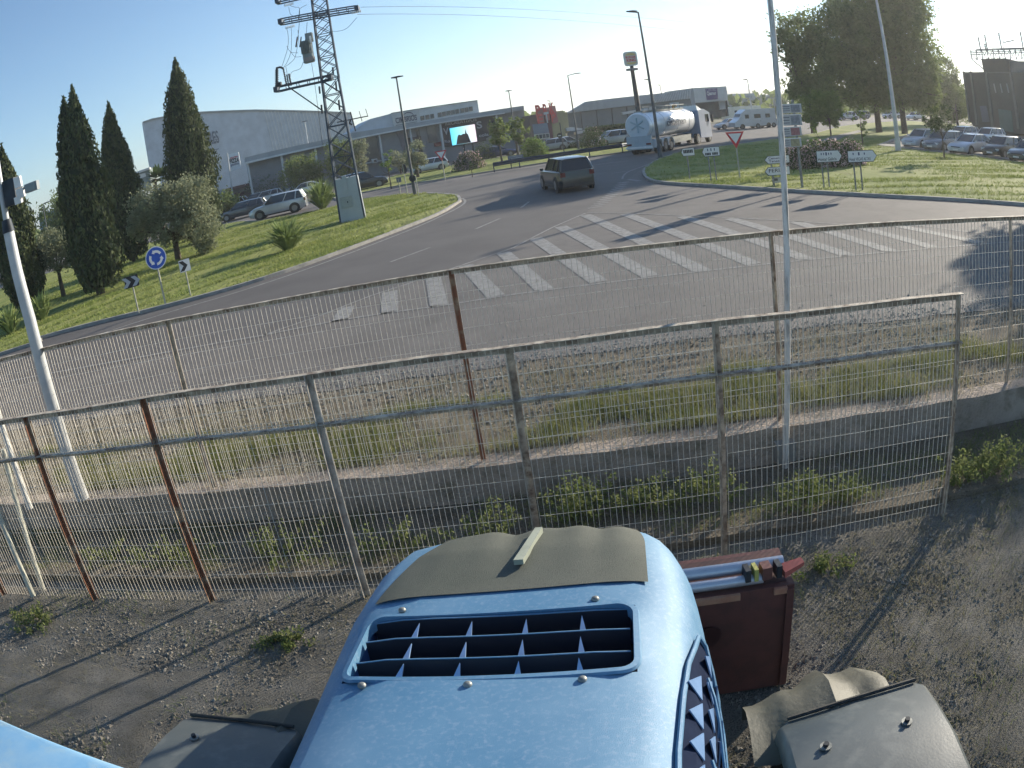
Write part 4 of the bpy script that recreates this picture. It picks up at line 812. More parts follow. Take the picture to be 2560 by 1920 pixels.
# white motorhome and vans behind the road
def boxvan(label, px, py, L, Wd, Hh, head, col, name='motorhome', cat='van', dy=1.5, nose=.35):
    g = G(px, py); t = thing(name, label, cat, (g[0], g[1] + dy, 0), 'tall white vehicles beyond the road', R(head)); pc = paint(col)
    b = MB(); b.loft([[(x, s, z_) for s, z_ in ((-Wd / 2, .35), (Wd / 2, .35), (Wd / 2 * .96, h_), (-Wd / 2 * .96, h_))] for x, h_ in ((-L / 2, Hh), (L / 2 - 1.9, Hh), (L / 2 - 1.2, Hh * .82 if nose < .5 else Hh), (L / 2 - .75, Hh * nose + .5), (L / 2, Hh * nose))]); b.build('body', pc, t, world=False)
    for s in (-1, 1):
        for x, w_ in ((-L * .3, .7), (-L * .05, 1.0), (L * .2, .6)): MB().box((x, s * Wd / 2 * .975, Hh * .63), (w_, .04, Hh * .2)).build('window', glass, t, world=False)
        for x in (-L * .3, L * .33): MB().tube([(x, s * (Wd / 2 - .25), .36), (x, s * (Wd / 2 + .02), .36)], .36, 16).build('wheel', black_r, t, world=False)
    MB().box((L / 2 - 1.0, 0, Hh * .66), (.1, Wd * .85, Hh * .25), ry=-.5).build('windscreen', glass, t, world=False)
boxvan('white motorhome with small dark windows beyond the road, left of the whitewashed pole', 1893, 321, 6.5, 2.2, 2.7, 186, (.55, .57, .60))
boxvan('yellowish-white bus above the motorhome', 1862, 301, 8, 2.4, 2.9, 182, (.66, .66, .6), 'small_bus', 'bus', nose=.75)
pcar('white van-like car left of the motorhome', 1838, 322, 190, 'wagon', (.6, .62, .66), 'tall white vehicles beyond the road', dy=2)
pcar('white hatchback right of the motorhome, beside the whitewashed pole', 1915, 319, 186, 'hatch', (.35, .37, .4), 'tall white vehicles beyond the road')
for i, (px, py, cl, lab) in enumerate([(2120, 300, (.6, .62, .66), 'far white car under the plane tree, left'), (2150, 297, (.12, .13, .15), 'far dark car under the plane tree'), (2230, 296, (.45, .46, .5), 'far silver car seen between plane trunks'), (2290, 300, (.6, .6, .6), 'far white car right of the plane trunks')]):
    pcar(lab, px, py, 180 + 5 * i, 'hatch', cl, 'far cars seen below the plane trees', dy=0)

# ------------------------------------------------------------------ buildings across the road
def fq(b, pts, B, m, off=0., th=.2):
    P = [onp(px, py, B, m, off) for px, py in pts]; n = Vector((-m, 1, 0)).normalized(); b.ext(P, n * th); return b
cg = lambda n, a, s=.6, r=.7, **kw: mat(n, a, tuple(x * .82 for x in a), s, r, **kw)
clad = cg('cladding', (.52, .56, .60)); clad2 = cg('cladding_pale', (.66, .68, .67)); fasc = cg('fascia', (.36, .38, .39)); wallg = cg('wall_grey', (.26, .275, .285)); dkp = cg('dark_panel', (.045, .045, .055)); win = mat('shop_glass', (.04, .05, .06), (.09, .11, .12), .5, .15, spec=.7); whitew = cg('white_trim', (.60, .61, .59))
# big grey warehouse
WB, WM = (-62, 138), .55
t = thing('warehouse', 'huge windowless blue-grey warehouse with gently curved top behind the cypresses', 'building', (WB[0], WB[1], 0))
fq(MB(), [(357, 304), (380, 296), (424, 288), (500, 279), (560, 276), (640, 273.5), (720, 275), (800, 277), (877, 281), (889, 327), (905, 400), (905, 440), (560, 540), (400, 560), (392, 500), (376, 420)], WB, WM, 0, 2.5).build('wall', clad, t)
b = MB(); tp_ = [(357, 304), (380, 296), (424, 288), (500, 279), (560, 276), (640, 273.5), (720, 275), (800, 277), (877, 281)]
fq(b, tp_ + [(x, y + 3) for x, y in tp_[::-1]], WB, WM, .4, .5); b.build('parapet', fasc, t)
b = MB()
for i in range(24):
    u = i / 23; x = 660 + 200 * u; fq(b, [(x, 276 + 3 * u), (x + 1.6, 276 + 3 * u), (x + 30 - 12 * u, 392 - 44 * u), (x + 28.4 - 12 * u, 392 - 44 * u)], WB, WM, .12, .15)
b.build('standing_seam', clad2, t)
# text on the wall ending in ES
o0 = onp(478, 372, WB, WM, .3); e1 = onp(549, 357, WB, WM, .3); text('lettering', 'CUMBRES', mat('wall_letter', (.16, .18, .21)), t, o0, e1 - o0, (0, 0, 1), (e1 - o0).length * 1.0, 2.6, 0, .02)
b = MB(); fq(b, [(480, 360), (547, 347), (547, 348.5), (480, 361.5)], WB, WM, .3, .1); fq(b, [(480, 388), (547, 371), (547, 373), (480, 390)], WB, WM, .3, .1); b.build('letter_frame', mat('wall_letter'), t)
# long low building with fascia
FB, FM = (6.8, 106), .32
t = thing('shopping_hall', 'long low grey commercial hall with white columns, arcade signs and an upper storey of windows', 'building', (FB[0], FB[1], 0))
fq(MB(), [(618, 398), (640, 392), (815, 354), (869, 343), (1096, 300), (1262, 277), (1309, 270), (1322, 377), (1322, 400), (1113, 425), (900, 462), (716, 500), (636, 516)], FB, FM, 0, 12).build('wall', wallg, t)
fq(MB(), [(612, 394), (640, 387), (800, 352), (869, 334), (1000, 314), (1198, 281), (1309, 264), (1311, 274), (1262, 283), (1096, 308), (869, 351), (815, 363), (640, 402), (612, 409)], FB, FM, 1.2, 1.6).build('fascia', fasc, t)
fq(MB(), [(612, 406), (640, 399), (815, 360.5), (869, 348.5), (1096, 306), (1262, 281.5), (1262, 284), (1096, 309), (869, 352.5), (815, 364.5), (640, 404), (612, 411)], FB, FM, 1.35, .2).build('fascia_edge', clad2, t)
for q in [[(616, 404), (620, 403), (636, 490), (631, 491)], [(701, 390), (706, 389), (721, 475), (715, 476)], [(786, 371), (790, 370), (802, 450), (797, 451)], [(946.5, 337), (950.5, 336), (963, 415), (958, 416)], [(1023.5, 323), (1027, 322), (1040, 400), (1036, 401)], [(1098.5, 310), (1103, 309), (1116, 400), (1111, 401)], [(1239, 289), (1243, 288), (1249, 320), (1245, 321)], [(869, 351), (873, 350), (888, 430), (883, 431)]]:
    fq(MB(), q, FB, FM, 1.0, .4).build('column', whitew, t)
fq(MB(), [(893, 350), (943, 341), (951, 398), (903, 408)], FB, FM, .15, .1).build('window', win, t)
fq(MB(), [(903, 409), (975, 396), (975, 399), (903, 412)], FB, FM, .6, .6).build('canopy', clad2, t)
ac = fq(MB(), [(930, 398), (943, 396), (945, 406), (932, 408)], FB, FM, 1.1, .6).build('air_conditioner', whitew, t); fq(MB(), [(934, 400), (941, 399), (942, 404), (935, 405)], FB, FM, 1.14, .03).build('fan_grille', dkp, ac)
fq(MB(), [(989, 328), (1017, 323), (1022, 350), (1026, 380), (1010, 385), (1000, 352)], FB, FM, .1, .08).build('wall_panel', cg('mauve', (.22, .20, .22)), t)
fq(MB(), [(1040, 323), (1048, 321.5), (1051, 344), (1043, 346)], FB, FM, .15, .08).build('window', win, t); fq(MB(), [(1015, 346), (1052, 340), (1058, 385), (1022, 392)], FB, FM, .15, .08).build('poster_panel', dkp, t)
b = MB()
for i in range(6): y = 352 + i * 5.5; fq(b, [(1030, y), (1047, y - 3), (1047, y - 1.4), (1030, y + 1.6)], FB, FM, .22, .03)
b.build('poster_lettering', mat('txt_pale'), t)
fq(MB(), [(1066, 317), (1088, 313), (1094, 354), (1072, 357)], FB, FM, .2, .1).build('window', win, t)
fq(MB(), [(1085, 358), (1110, 352), (1111, 363), (1087, 367)], FB, FM, .25, .1).build('red_panel', cg('dull_red', (.22, .05, .05)), t)
# arcade signboard
sg = fq(MB(), [(1101, 311), (1236, 289), (1240, 330), (1215, 346), (1216, 352), (1130, 367), (1108, 366)], FB, FM, .3, .15).build('arcade_board', dkp, t)
lt_m = mat('letter_grey', (.42, .42, .44), rough=.5)
def wtext(body, a, b_, h, par, m_, B=FB, mm=FM, off=.42, bold=.02): o0 = onp(*a, B, mm, off); e1 = onp(*b_, B, mm, off); return text('lettering', body, m_, par, o0, e1 - o0, (0, 0, 1), (e1 - o0).length, h, 0, bold)
wtext('RECREATIVOS', (1114, 314), (1192, 302), .42, sg, lt_m); wtext('V', (1110, 338), (1123, 336), .95, sg, lt_m); wtext('S', (1193, 322), (1206, 320), 1.0, sg, lt_m); wtext('cola', (1198, 343), (1222, 339), .42, sg, lt_m); wtext('Ros', (1112, 358), (1130, 355), .4, sg, lt_m)
# upper storey
fq(MB(), [(869, 336), (927, 297), (978, 284), (978.5, 284), (985, 318), (869, 342)], FB, FM, .1, 10).build('upper_wing', clad, t)
us = fq(MB(), [(978, 283), (1100, 265.5), (1193.5, 251), (1198, 281), (1100, 300), (985, 318)], FB, FM, .35, 9).build('upper_storey', clad2, t)
fq(MB(), [(978, 282), (1193.5, 250), (1193.8, 252), (978.2, 284)], FB, FM, .5, .3).build('parapet', fasc, us)
fq(MB(), [(979, 284.5), (1047, 274), (1051, 305), (985, 316.5)], FB, FM, .42, .06).build('sign_board', whitew, us)
wtext('CIMBRIOS', (990, 309), (1043, 300), .75, us, mat('letter_dark', (.10, .10, .13)), off=.5)
b = MB()
for a, c_ in (((988, 296), (1042, 287)), ((990, 313), (1042, 304))): fq(b, [a, c_, (c_[0], c_[1] + 1.2), (a[0], a[1] + 1.2)], FB, FM, .5, .03)
arc = [(1008 + 13 * (1 - math.cos(q)), 291 - 10 * math.sin(q) - 2 * q / 3) for q in [i * math.pi / 10 for i in range(11)]]; fq(b, arc + [(x, y + 2) for x, y in arc[::-1]], FB, FM, .5, .03); b.build('logo', mat('letter_dark'), us)
for x0_, x1_ in [(1051, 1060), (1063, 1072.5), (1075.5, 1084.5), (1094, 1103), (1105, 1114), (1116, 1125), (1127, 1136), (1138, 1147), (1150.5, 1159.5), (1161, 1170), (1172, 1181)]:
    f = lambda x: 290.5 - (x - 1051) * .190; wq = fq(MB(), [(x0_ - .8, f(x0_) - .8), (x1_ + .8, f(x1_) - .8), (x1_ + 2.2, f(x1_) + 12), (x0_ + .6, f(x0_) + 12)], FB, FM, .42, .08).build('window', whitew, us)
    fq(MB(), [(x0_, f(x0_)), (x1_, f(x1_)), (x1_ + 1.2, f(x1_) + 10.8), (x0_ + 1.2, f(x0_) + 10.8)], FB, FM, .46, .03).build('pane', win, wq)
# chc banner on the verge
BB, BM = (-14.7, 101.0), .32
g = onp(936, 445, BB, BM); t = thing('chc_banner', 'pale banner board with a round mark and the letters chc behind the black people carrier', 'sign', tuple(g))
fq(MB(), [(913, 423), (958, 415), (962, 440), (917, 448)], BB, BM, 0, .1).build('board', cg('banner', (.30, .36, .40)), t); b = MB(); fq(b, [(918, 432), (925, 430), (927, 437), (921, 439)], BB, BM, .1, .03); b.build('logo', black_s, t)
o0 = onp(930, 435, BB, BM, .12); e1 = onp(946, 432, BB, BM, .12); text('lettering', 'chc', black_s, t, o0, e1 - o0, (0, 0, 1), (e1 - o0).length, .42, 0, .03)
# LED screen on posts
SB = (-2.0, 92.0); SM = .12
g = onp(1160, 395, SB, SM); t = thing('video_screen', 'big lit video screen on two posts showing a turquoise and pink sky with dark towers', 'screen', tuple(g))
fq(MB(), [(1122, 319), (1188, 308.5), (1195.5, 356), (1129, 366)], SB, SM, 0, .5).build('casing', dkp, t)
sc_ = bpy.data.materials.new('screen_picture'); sc_.use_nodes = True; n = sc_.node_tree; p = n.nodes['Principled BSDF']; tcn = n.nodes.new('ShaderNodeTexCoord'); sx = n.nodes.new('ShaderNodeSeparateXYZ'); rp = n.nodes.new('ShaderNodeValToRGB'); n.links.new(tcn.outputs['Generated'], sx.inputs[0]); n.links.new(sx.outputs[0], rp.inputs[0]); n.links.new(rp.outputs[0], p.inputs['Emission Color']); p.inputs['Emission Strength'].default_value = .85; p.inputs['Base Color'].default_value = (.02, .02, .02, 1)
rp.color_ramp.elements[0].color = (.08, .52, .80, 1); rp.color_ramp.elements[1].color = (.75, .60, .68, 1); e_ = rp.color_ramp.elements.new(.45); e_.color = (.30, .68, .76, 1)
fq(MB(), [(1124, 321), (1186.5, 310.5), (1193, 353.5), (1131, 363.5)], SB, SM, .06, .05).build('picture', sc_, t)
fq(MB(), [(1141, 361.5), (1144, 341), (1147, 336), (1152, 338), (1158, 334), (1162, 335), (1164, 322), (1166.5, 333), (1170, 336), (1176, 352), (1178, 355.5)], SB, SM, .10, .03).build('silhouette', mat('silhouette', (.05, .045, .055)), t)
for x_ in (1158, 1180): fq(MB(), [(x_, 358), (x_ + 3, 357.5), (x_ + 7, 398), (x_ + 4, 398.5)], SB, SM, -.1, .3).build('post', dark_m, t)

# low restaurant with red rooftop letters
YB, YM = (10.8, 104), .25
t = thing('restaurant', 'small yellow and brown restaurant with big red letters on its roof', 'building', (YB[0], YB[1], 0))
fq(MB(), [(1322, 289), (1341, 286), (1380, 281), (1382, 378), (1330, 384)], YB, YM, 0, 8).build('wall', cg('brown_wall', (.20, .15, .13)), t)
fq(MB(), [(1378, 279), (1407, 276.5), (1417, 356), (1418, 372), (1387, 376)], YB, YM, .3, 8).build('yellow_wall', cg('yellow_wall', (.42, .36, .19)), t)
fq(MB(), [(1405, 282), (1418, 280), (1424, 330), (1412, 332)], YB, YM, .1, 3).build('side_wall', cg('yellow_wall', (.42, .36, .19)), t)
fq(MB(), [(1358, 300), (1378, 297), (1386, 372), (1362, 372)], YB, YM, .35, .4).build('red_pier', cg('dull_red2', (.16, .06, .07)), t)
redl = mat('letter_red', (.62, .09, .08), rough=.5)
for j, (px, py, w_, ch) in enumerate([(1341, 292, 14, 'B'), (1360, 289, 12, 'R'), (1375, 286, 13, 'K')]): wtext(ch, (px, py), (px + w_, py - 2), 1.6, t, redl, YB, YM, .6, .04)
for j, (px, py, w_, ch) in enumerate([(1345, 313, 15, 'E'), (1363, 308, 12, 'T'), (1380, 308, 14, 'B')]): wtext(ch, (px, py), (px + w_, py - 2), 1.5, t, whitew if j == 1 else redl, YB, YM, .9, .04)
for q in ([(1339, 271), (1358, 268), (1362, 308), (1344, 311)], [(1361, 270), (1372, 268), (1377, 300), (1365, 302)], [(1375, 265), (1388, 264), (1396, 305), (1382, 310)]): fq(MB(), q, YB, YM, .42, .1).build('sign_panel', cg('pink_panel', (.50, .22, .20)), t)
for x_ in (1340, 1358, 1373): fq(MB(), [(x_, 266), (x_ + 1.4, 266), (x_ + 6, 310), (x_ + 4.6, 310)], YB, YM, .5, .1).build('sign_post', dark_m, t)
fq(MB(), [(1416, 320), (1430, 318), (1456, 321), (1456, 325), (1418, 328)], YB, YM, .6, 2).build('canopy', whitew, t)
HB = (8.5, 90); g = onp(1352, 372, HB, .25); t = thing('billboard', 'grey-blue billboard on white legs in front of the restaurant', 'billboard', tuple(g))
fq(MB(), [(1332, 311), (1368, 307), (1373, 331), (1336, 335)], HB, .25, 0, .2).build('board', cg('bill', (.20, .24, .30)), t); fq(MB(), [(1336, 336), (1373, 332), (1375, 346), (1339, 350)], HB, .25, 0, .2).build('frame', whitew, t)
for i in range(4): x_ = 1339 + i * 8.6; fq(MB(), [(x_, 337.5 - i), (x_ + 7, 336.6 - i), (x_ + 8.4, 346.5 - i), (x_ + 1.4, 347.5 - i)], HB, .25, .05, .04).build('pane', win, t)
for x_ in (1345, 1366): fq(MB(), [(x_, 349), (x_ + 2, 349), (x_ + 5, 372), (x_ + 3, 372)], HB, .25, 0, .2).build('leg', whitew, t)

# ribbed-roof shed
DB, DM = (20, 112), .25
t = thing('ribbed_roof_shed', 'long grey shed with ribbed pale roof behind the tanker truck', 'building', (DB[0], DB[1], 0))
fq(MB(), [(1413, 284), (1580, 262), (1725, 244), (1738, 300), (1738, 330), (1580, 352), (1424, 374)], DB, DM, 0, .5).build('wall', cg('shed_wall', (.19, .21, .21)), t)
b = MB(); P1 = [(1413, 284), (1430, 276), (1466.5, 254), (1500, 249.5), (1580, 240.5), (1727, 226), (1727, 246), (1580, 263.5)]; fq(b, P1, DB, DM, .5, .8); rf = b.build('roof', cg('roof_sheet', (.46, .48, .48), 2), t)
b = MB()
for i in range(46):
    u = i / 45; xt = 1470 + 255 * u; yt = 253.2 - 26.6 * u; xb = 1424 + 300 * u; yb = 282.2 - 36 * u; fq(b, [(xt, yt), (xt + 1.5, yt), (xb + 1.5, yb), (xb, yb)], DB, DM, .62, .1)
b.build('rib', cg('roof_sheet2', (.62, .64, .64), 2), rf)
for x_ in (1451, 1490, 1528, 1566): f = 284 - (x_ - 1413) * .131; fq(MB(), [(x_, f), (x_ + 1.5, f), (x_ + 8, f + 62), (x_ + 6.5, f + 62)], DB, DM, .1, .1).build('wall_joint', dkp, t)
fq(MB(), [(1556, 281), (1640, 266), (1640, 272), (1557, 287)], DB, DM, .5, .4).build('canopy', whitew, t)
fq(MB(), [(1440, 330), (1500, 319), (1600, 308), (1600, 312), (1500, 324), (1440, 336)], DB, DM, .8, 2).build('awning', clad2, t)
for q, nm in ([((1655, 268), (1670, 266), (1671, 282), (1657, 284)), 'poster'], [((1706, 261), (1716, 260), (1718, 272), (1708, 273)), 'poster']): fq(MB(), q, DB, DM, .3, .05).build(nm, cg('poster_' + str(q[0][0]), (.30, .32, .26)), t)
# shell-like totem
TB = (28, 100); g = onp(1690, 300, TB, 0); t = thing('fuel_totem', 'white fuel station totem with an orange scallop emblem above the tanker', 'sign', tuple(g))
fq(MB(), [(1676, 257), (1697, 255), (1701, 300), (1680, 300)], TB, 0, 0, .5).build('panel', whitew, t)
b = MB(); P_ = [(1686 + 6.5 * math.cos(a) * (1 if math.sin(a) > -.6 else .55), 266 - 6.8 * math.sin(a)) for a in [i * math.pi / 10 for i in range(20)]]; fq(b, P_, TB, 0, .04, .03); b.build('emblem', mat('shell_orange', (.45, .16, .06), (.35, .11, .05), 3, .5), t)
P_ = [(1686 + (x - 1686) * .7, 266 + (y - 266) * .7) for x, y in P_]; fq(MB(), P_, TB, 0, .08, .03).build('emblem_core', mat('shell_yellow', (.55, .32, .08), rough=.5), t)
# white shop box with purple sign
PB_, PM_ = (38, 122), .1
t = thing('shop_box', 'white box-shaped shop front with a purple sign, right of the ribbed shed', 'building', (PB_[0], PB_[1], 0))
fq(MB(), [(1732.6, 220), (1816, 215.5), (1820, 251), (1738.6, 257.5)], PB_, PM_, 0, 14).build('fascia_box', cg('box_white', (.66, .65, .60)), t); fq(MB(), [(1726, 221), (1732.6, 220), (1738.6, 257.5), (1742, 300), (1732, 300)], PB_, PM_, -.1, 10).build('side_wall', fasc, t)
fq(MB(), [(1738.6, 257), (1818, 250.5), (1822, 290), (1745, 300)], PB_, PM_, -2, .3).build('shop_window', win, t); fq(MB(), [(1797, 252), (1816, 250), (1820, 272), (1800, 274)], PB_, PM_, -1, .3).build('white_pane', whitew, t)
for x_ in (1815,): fq(MB(), [(x_, 250), (x_ + 3, 250), (x_ + 6, 290), (x_ + 3, 290)], PB_, PM_, -.2, .4).build('column', dark_m, t)
ps = fq(MB(), [(1763.6, 222), (1793, 220.5), (1795, 248), (1767, 250)], PB_, PM_, .1, .08).build('purple_sign', cg('purple', (.10, .07, .20)), t)
wtext('CENTRO', (1767, 229), (1791, 227.5), .55, ps, mat('txt_lilac', (.4, .38, .5)), PB_, PM_, .2); wtext('Qsamur', (1768, 240), (1791, 238.5), .75, ps, white_s, PB_, PM_, .2, .03)
# far white and grey buildings
QB = (70, 190)
t = thing('white_shop_building', 'hazy white shop building right of the purple-signed box', 'building', (QB[0], QB[1], 0)); fq(MB(), [(1818, 235.5), (1887, 233), (1891, 300), (1822, 300)], QB, 0, 0, 15).build('wall', cg('far_white', (.55, .56, .56)), t)
fq(MB(), [(1826, 241), (1880, 239), (1880, 246), (1826, 248)], QB, 0, .2, .1).build('sign_band', cg('far_sign', (.42, .43, .46)), t); fq(MB(), [(1822, 266), (1886, 258), (1886, 261), (1822, 269)], QB, 0, 1, 1).build('canopy', fasc, t)
for i in range(5): x_ = 1826 + i * 12; fq(MB(), [(x_, 270 - i), (x_ + 9, 269 - i), (x_ + 9, 284), (x_, 285)], QB, 0, .2, .1).build('window', win, t)
t = thing('grey_hall', 'pale grey flat-roofed hall just left of the whitewashed pole', 'building', (QB[0] + 20, QB[1], 0)); fq(MB(), [(1888, 240), (1952, 237), (1952, 300), (1889, 300)], QB, 0, -6, 10).build('wall', cg('far_grey', (.36, .38, .40)), t); fq(MB(), [(1888, 239), (1952, 236), (1952, 241), (1888, 244)], QB, 0, -5.6, .3).build('parapet', whitew, t)
# tall restaurant sign on a mast
g = tuple(np.array(ray(1605, 340)[:2]) / np.hypot(*ray(1605, 340)[:2]) * 82) + (0.,); t = thing('mast_sign', 'round-cornered burger restaurant sign high on a dark mast left of the tallest lamp', 'sign', g)
zz = lambda px, py: Zat(px, py, g); MB().tube([g, (g[0], g[1], zz(1589, 250)), (g[0], g[1], zz(1572, 165))], [.30, .26, .2], 12).build('mast', dark_m, t)
MB().tube([(g[0], g[1], zz(1577, 176.5)), (g[0], g[1], zz(1576, 171.5))], .66, 20).build('ring', cg('ringm', (.16, .17, .2)), t)
zc = zz(1572, 147.5); hw_, hh_ = .70, .80; b = MB(); rp_ = []
for sx_, sy_, a0 in ((1, 1, 0), (-1, 1, 90), (-1, -1, 180), (1, -1, 270)):
    for k_ in range(6): a = R(a0 + k_ * 18); rp_.append(Vector((g[0] + sx_ * (hw_ - .28) + .28 * math.cos(a), g[1] - .25, zc + sy_ * (hh_ - .28) + .28 * math.sin(a))))
b.ext(rp_, (0, .5, 0)); hb = b.build('sign_body', whitew, t); cx_ = Vector((g[0], g[1] - .26, zc))
bun = mat('bun', (.62, .48, .20), rough=.5)
def cap(z0_, z1_, m_, nm):
    P_ = [cx_ + Vector((hw_ * .8 * math.cos(a), -.01, (z0_ + (z1_ - z0_) * math.sin(a)))) for a in [i * math.pi / 10 for i in range(11)]]; MB().ext(P_, (0, .008, 0)).build(nm, m_, hb)
cap(.36, .66, bun, 'bun'); cap(-.40, -.66, bun, 'bun')
text('lettering', 'BURGER', red_s, hb, cx_ + Vector((-.55, -.015, .04)), (1, 0, 0), (0, 0, 1), 1.1, .26, 0, .03); text('lettering', 'KING', red_s, hb, cx_ + Vector((-.5, -.015, -.33)), (1, 0, 0), (0, 0, 1), 1.0, .32, 0, .04)
# dark building at the right
KB, KM = (59.2, 75.2), -2.0
t = thing('dark_building', 'tall dark grey building with pilasters and a steel roof platform at the right edge', 'building', (KB[0], KB[1], 0)); kd = cg('dark_render', (.10, .105, .10))
fq(MB(), [(2407, 182), (2460, 181), (2600, 183), (2640, 340), (2440, 330), (2425, 300)], KB, KM, 0, 12).build('wall', kd, t)
for q in [[(2423, 178), (2427, 178), (2444, 312), (2439, 312)], [(2461, 178), (2466, 178), (2484, 318), (2478, 318)], [(2522, 180), (2527, 180), (2549, 322), (2543, 322)], [(2405.5, 178), (2408, 178), (2424, 305), (2421, 305)]]: fq(MB(), q, KB, KM, .35, .5).build('pilaster', cg('pil', (.17, .18, .17)), t)
fq(MB(), [(2406, 180.5), (2600, 181), (2600, 184), (2406, 183.5)], KB, KM, .2, .5).build('cornice', cg('pil', (.17, .18, .17)), t)
for x_ in (2484, 2500, 2516): fq(MB(), [(x_ - 1, 209), (x_ + 2, 209), (x_ + 7, 232), (x_ + 4, 232)], KB, KM, .06, .1).build('slit_window', cg('pale_slit', (.35, .37, .36)), t)
wv_ = fq(MB(), [(2495, 272), (2528, 277), (2534, 331), (2501, 326)], KB, KM, .08, .1).build('window', mat('green_glass', (.13, .20, .19), (.10, .16, .15), .5, .2), t); fq(MB(), [(2449, 265), (2466, 264), (2474, 305), (2456, 305)], KB, KM, .08, .1).build('louvre', cg('louv', (.14, .16, .2)), t)
fq(MB(), [(2453, 148), (2470, 146), (2516, 146), (2521, 180), (2459, 180)], KB, KM, -2, 5).build('roof_block', kd, t); fq(MB(), [(2523, 153), (2600, 153), (2600, 181), (2526, 181)], KB, KM, -3, 5).build('roof_block', cg('rb2', (.26, .27, .27)), t)
b = MB()
def ln(a, c_, r=.06, off=-.5): b.tube([onp(*a, KB, KM, off), onp(*c_, KB, KM, off)], r, 4)
for off in (-.5, -3.5):
    for y_ in (126, 130, 135): ln((2426, y_ + 2), (2600, y_ - 4), .07, off)
    ln((2441, 124), (2600, 120), .09, off); ln((2426, 125), (2430, 149), .08, off); ln((2430, 149), (2458, 172), .08, off); ln((2430, 146), (2456, 150), .05, off); ln((2434, 134), (2446, 158), .04, off)
for x_ in range(2440, 2600, 14): ln((x_, 124), (x_ + 3, 150), .07); ln((x_, 126), (x_ + 14, 148), .04); ln((x_ + 14, 124), (x_ + 3, 148), .04)
b.build('roof_platform', tower_m, t); b = MB()
for x0_, y0_, x1_ in ((2446, 96, 2452), (2462, 90, 2469), (2497, 85, 2505), (2551, 83, 2559), (2462, 112, 2465)): ln((x1_, 126), (x0_, y0_), .09); ln((x0_ - 3, y0_ + 5), (x0_ + 3, y0_ + 4), .03); ln((x0_, y0_), (x0_, y0_ - 3), .12)
b.build('aerial_mast', tower_m, t); b = MB(); ln((2467, 97), (2497, 107), .06); ln((2510, 106), (2535, 101), .08); ln((2509, 120), (2508, 98), .05); b.build('roof_lamp', tower_m, t)
# buildings and lamp far left, white block near the palm
AB = (-62, 100)
t = thing('teal_building', 'small pale teal flat building far left between the cypresses', 'building', (AB[0], AB[1], 0)); fq(MB(), [(97, 538), (135, 524), (170, 512), (176, 590), (104, 600)], AB, 0, 0, 8).build('wall', cg('teal', (.22, .30, .31)), t); fq(MB(), [(96, 537), (170, 510), (170, 513), (97, 540)], AB, 0, .2, .3).build('parapet', whitew, t)
t = thing('white_annex', 'small white flat-roofed annex left of the palm, beside the warehouse', 'building', (AB[0] + 20, AB[1] + 10, 0)); fq(MB(), [(335, 434), (374, 420), (378, 470), (340, 480)], (-50, 118), .2, 0, 8).build('wall', cg('annex', (.20, .25, .24)), t); fq(MB(), [(333, 432), (374, 418), (374, 423), (334, 437)], (-50, 118), .2, .8, 1).build('roof_edge', whitew, t); fq(MB(), [(346, 437), (363, 432), (365, 441), (348, 447)], (-50, 118), .2, .3, .2).build('panel', whitew, t)
# pizza sign
ZB = (-36, 104); g = onp(584, 490, ZB, .1); t = thing('pizza_sign', 'white PIZZA sign on a pale pole in front of the grey warehouse', 'sign', tuple(g))
b = MB().tube([onp(568, 384, ZB, .1), onp(584, 500, ZB, .1)], .11, 8); b.build('post', whitew, t)
pn = fq(MB(), [(572, 385), (596, 380.5), (603, 421), (578, 427)], ZB, .1, .1, .15).build('panel', white_s, t)
wtext('PIZZA', (575, 409), (598, 404), .62, pn, black_s, ZB, .1, .2, .03); wtext('gaztino', (577, 417), (598, 412), .4, pn, cg('txt_b', (.12, .12, .2)), ZB, .1, .2); wtext('express', (576, 399), (595, 394), .3, pn, red_s, ZB, .1, .2)
# cafe pavilion under the pizza sign
CB_ = (-38, 106); t = thing('cafe_pavilion', 'low cafe front with a brown canopy below the pizza sign', 'building', (CB_[0], CB_[1], 0))
fq(MB(), [(545, 478), (600, 466), (655, 452), (660, 505), (550, 525)], CB_, .2, 0, 4).build('wall', cg('cafe_wall', (.24, .25, .24)), t); fq(MB(), [(563, 472), (655, 450), (655, 456), (565, 480)], CB_, .2, .8, 1).build('canopy', cg('cafe_canopy', (.10, .06, .06)), t)
fq(MB(), [(586, 482), (632, 474), (636, 500), (590, 508)], CB_, .2, .3, .1).build('red_panel', cg('cafe_red', (.12, .06, .07)), t); fq(MB(), [(548, 475), (562, 471), (564, 480), (549, 484)], CB_, .2, .5, .2).build('sign_panel', cg('cafe_sign', (.34, .36, .36)), t)
b = MB(); o0 = onp(613, 482, CB_, .2, .9); e1 = onp(640, 476, CB_, .2, .9); text('lettering', 'NU', black_s, t, o0, e1 - o0, (0, 0, 1), (e1 - o0).length * .7, .7, 0, .03)

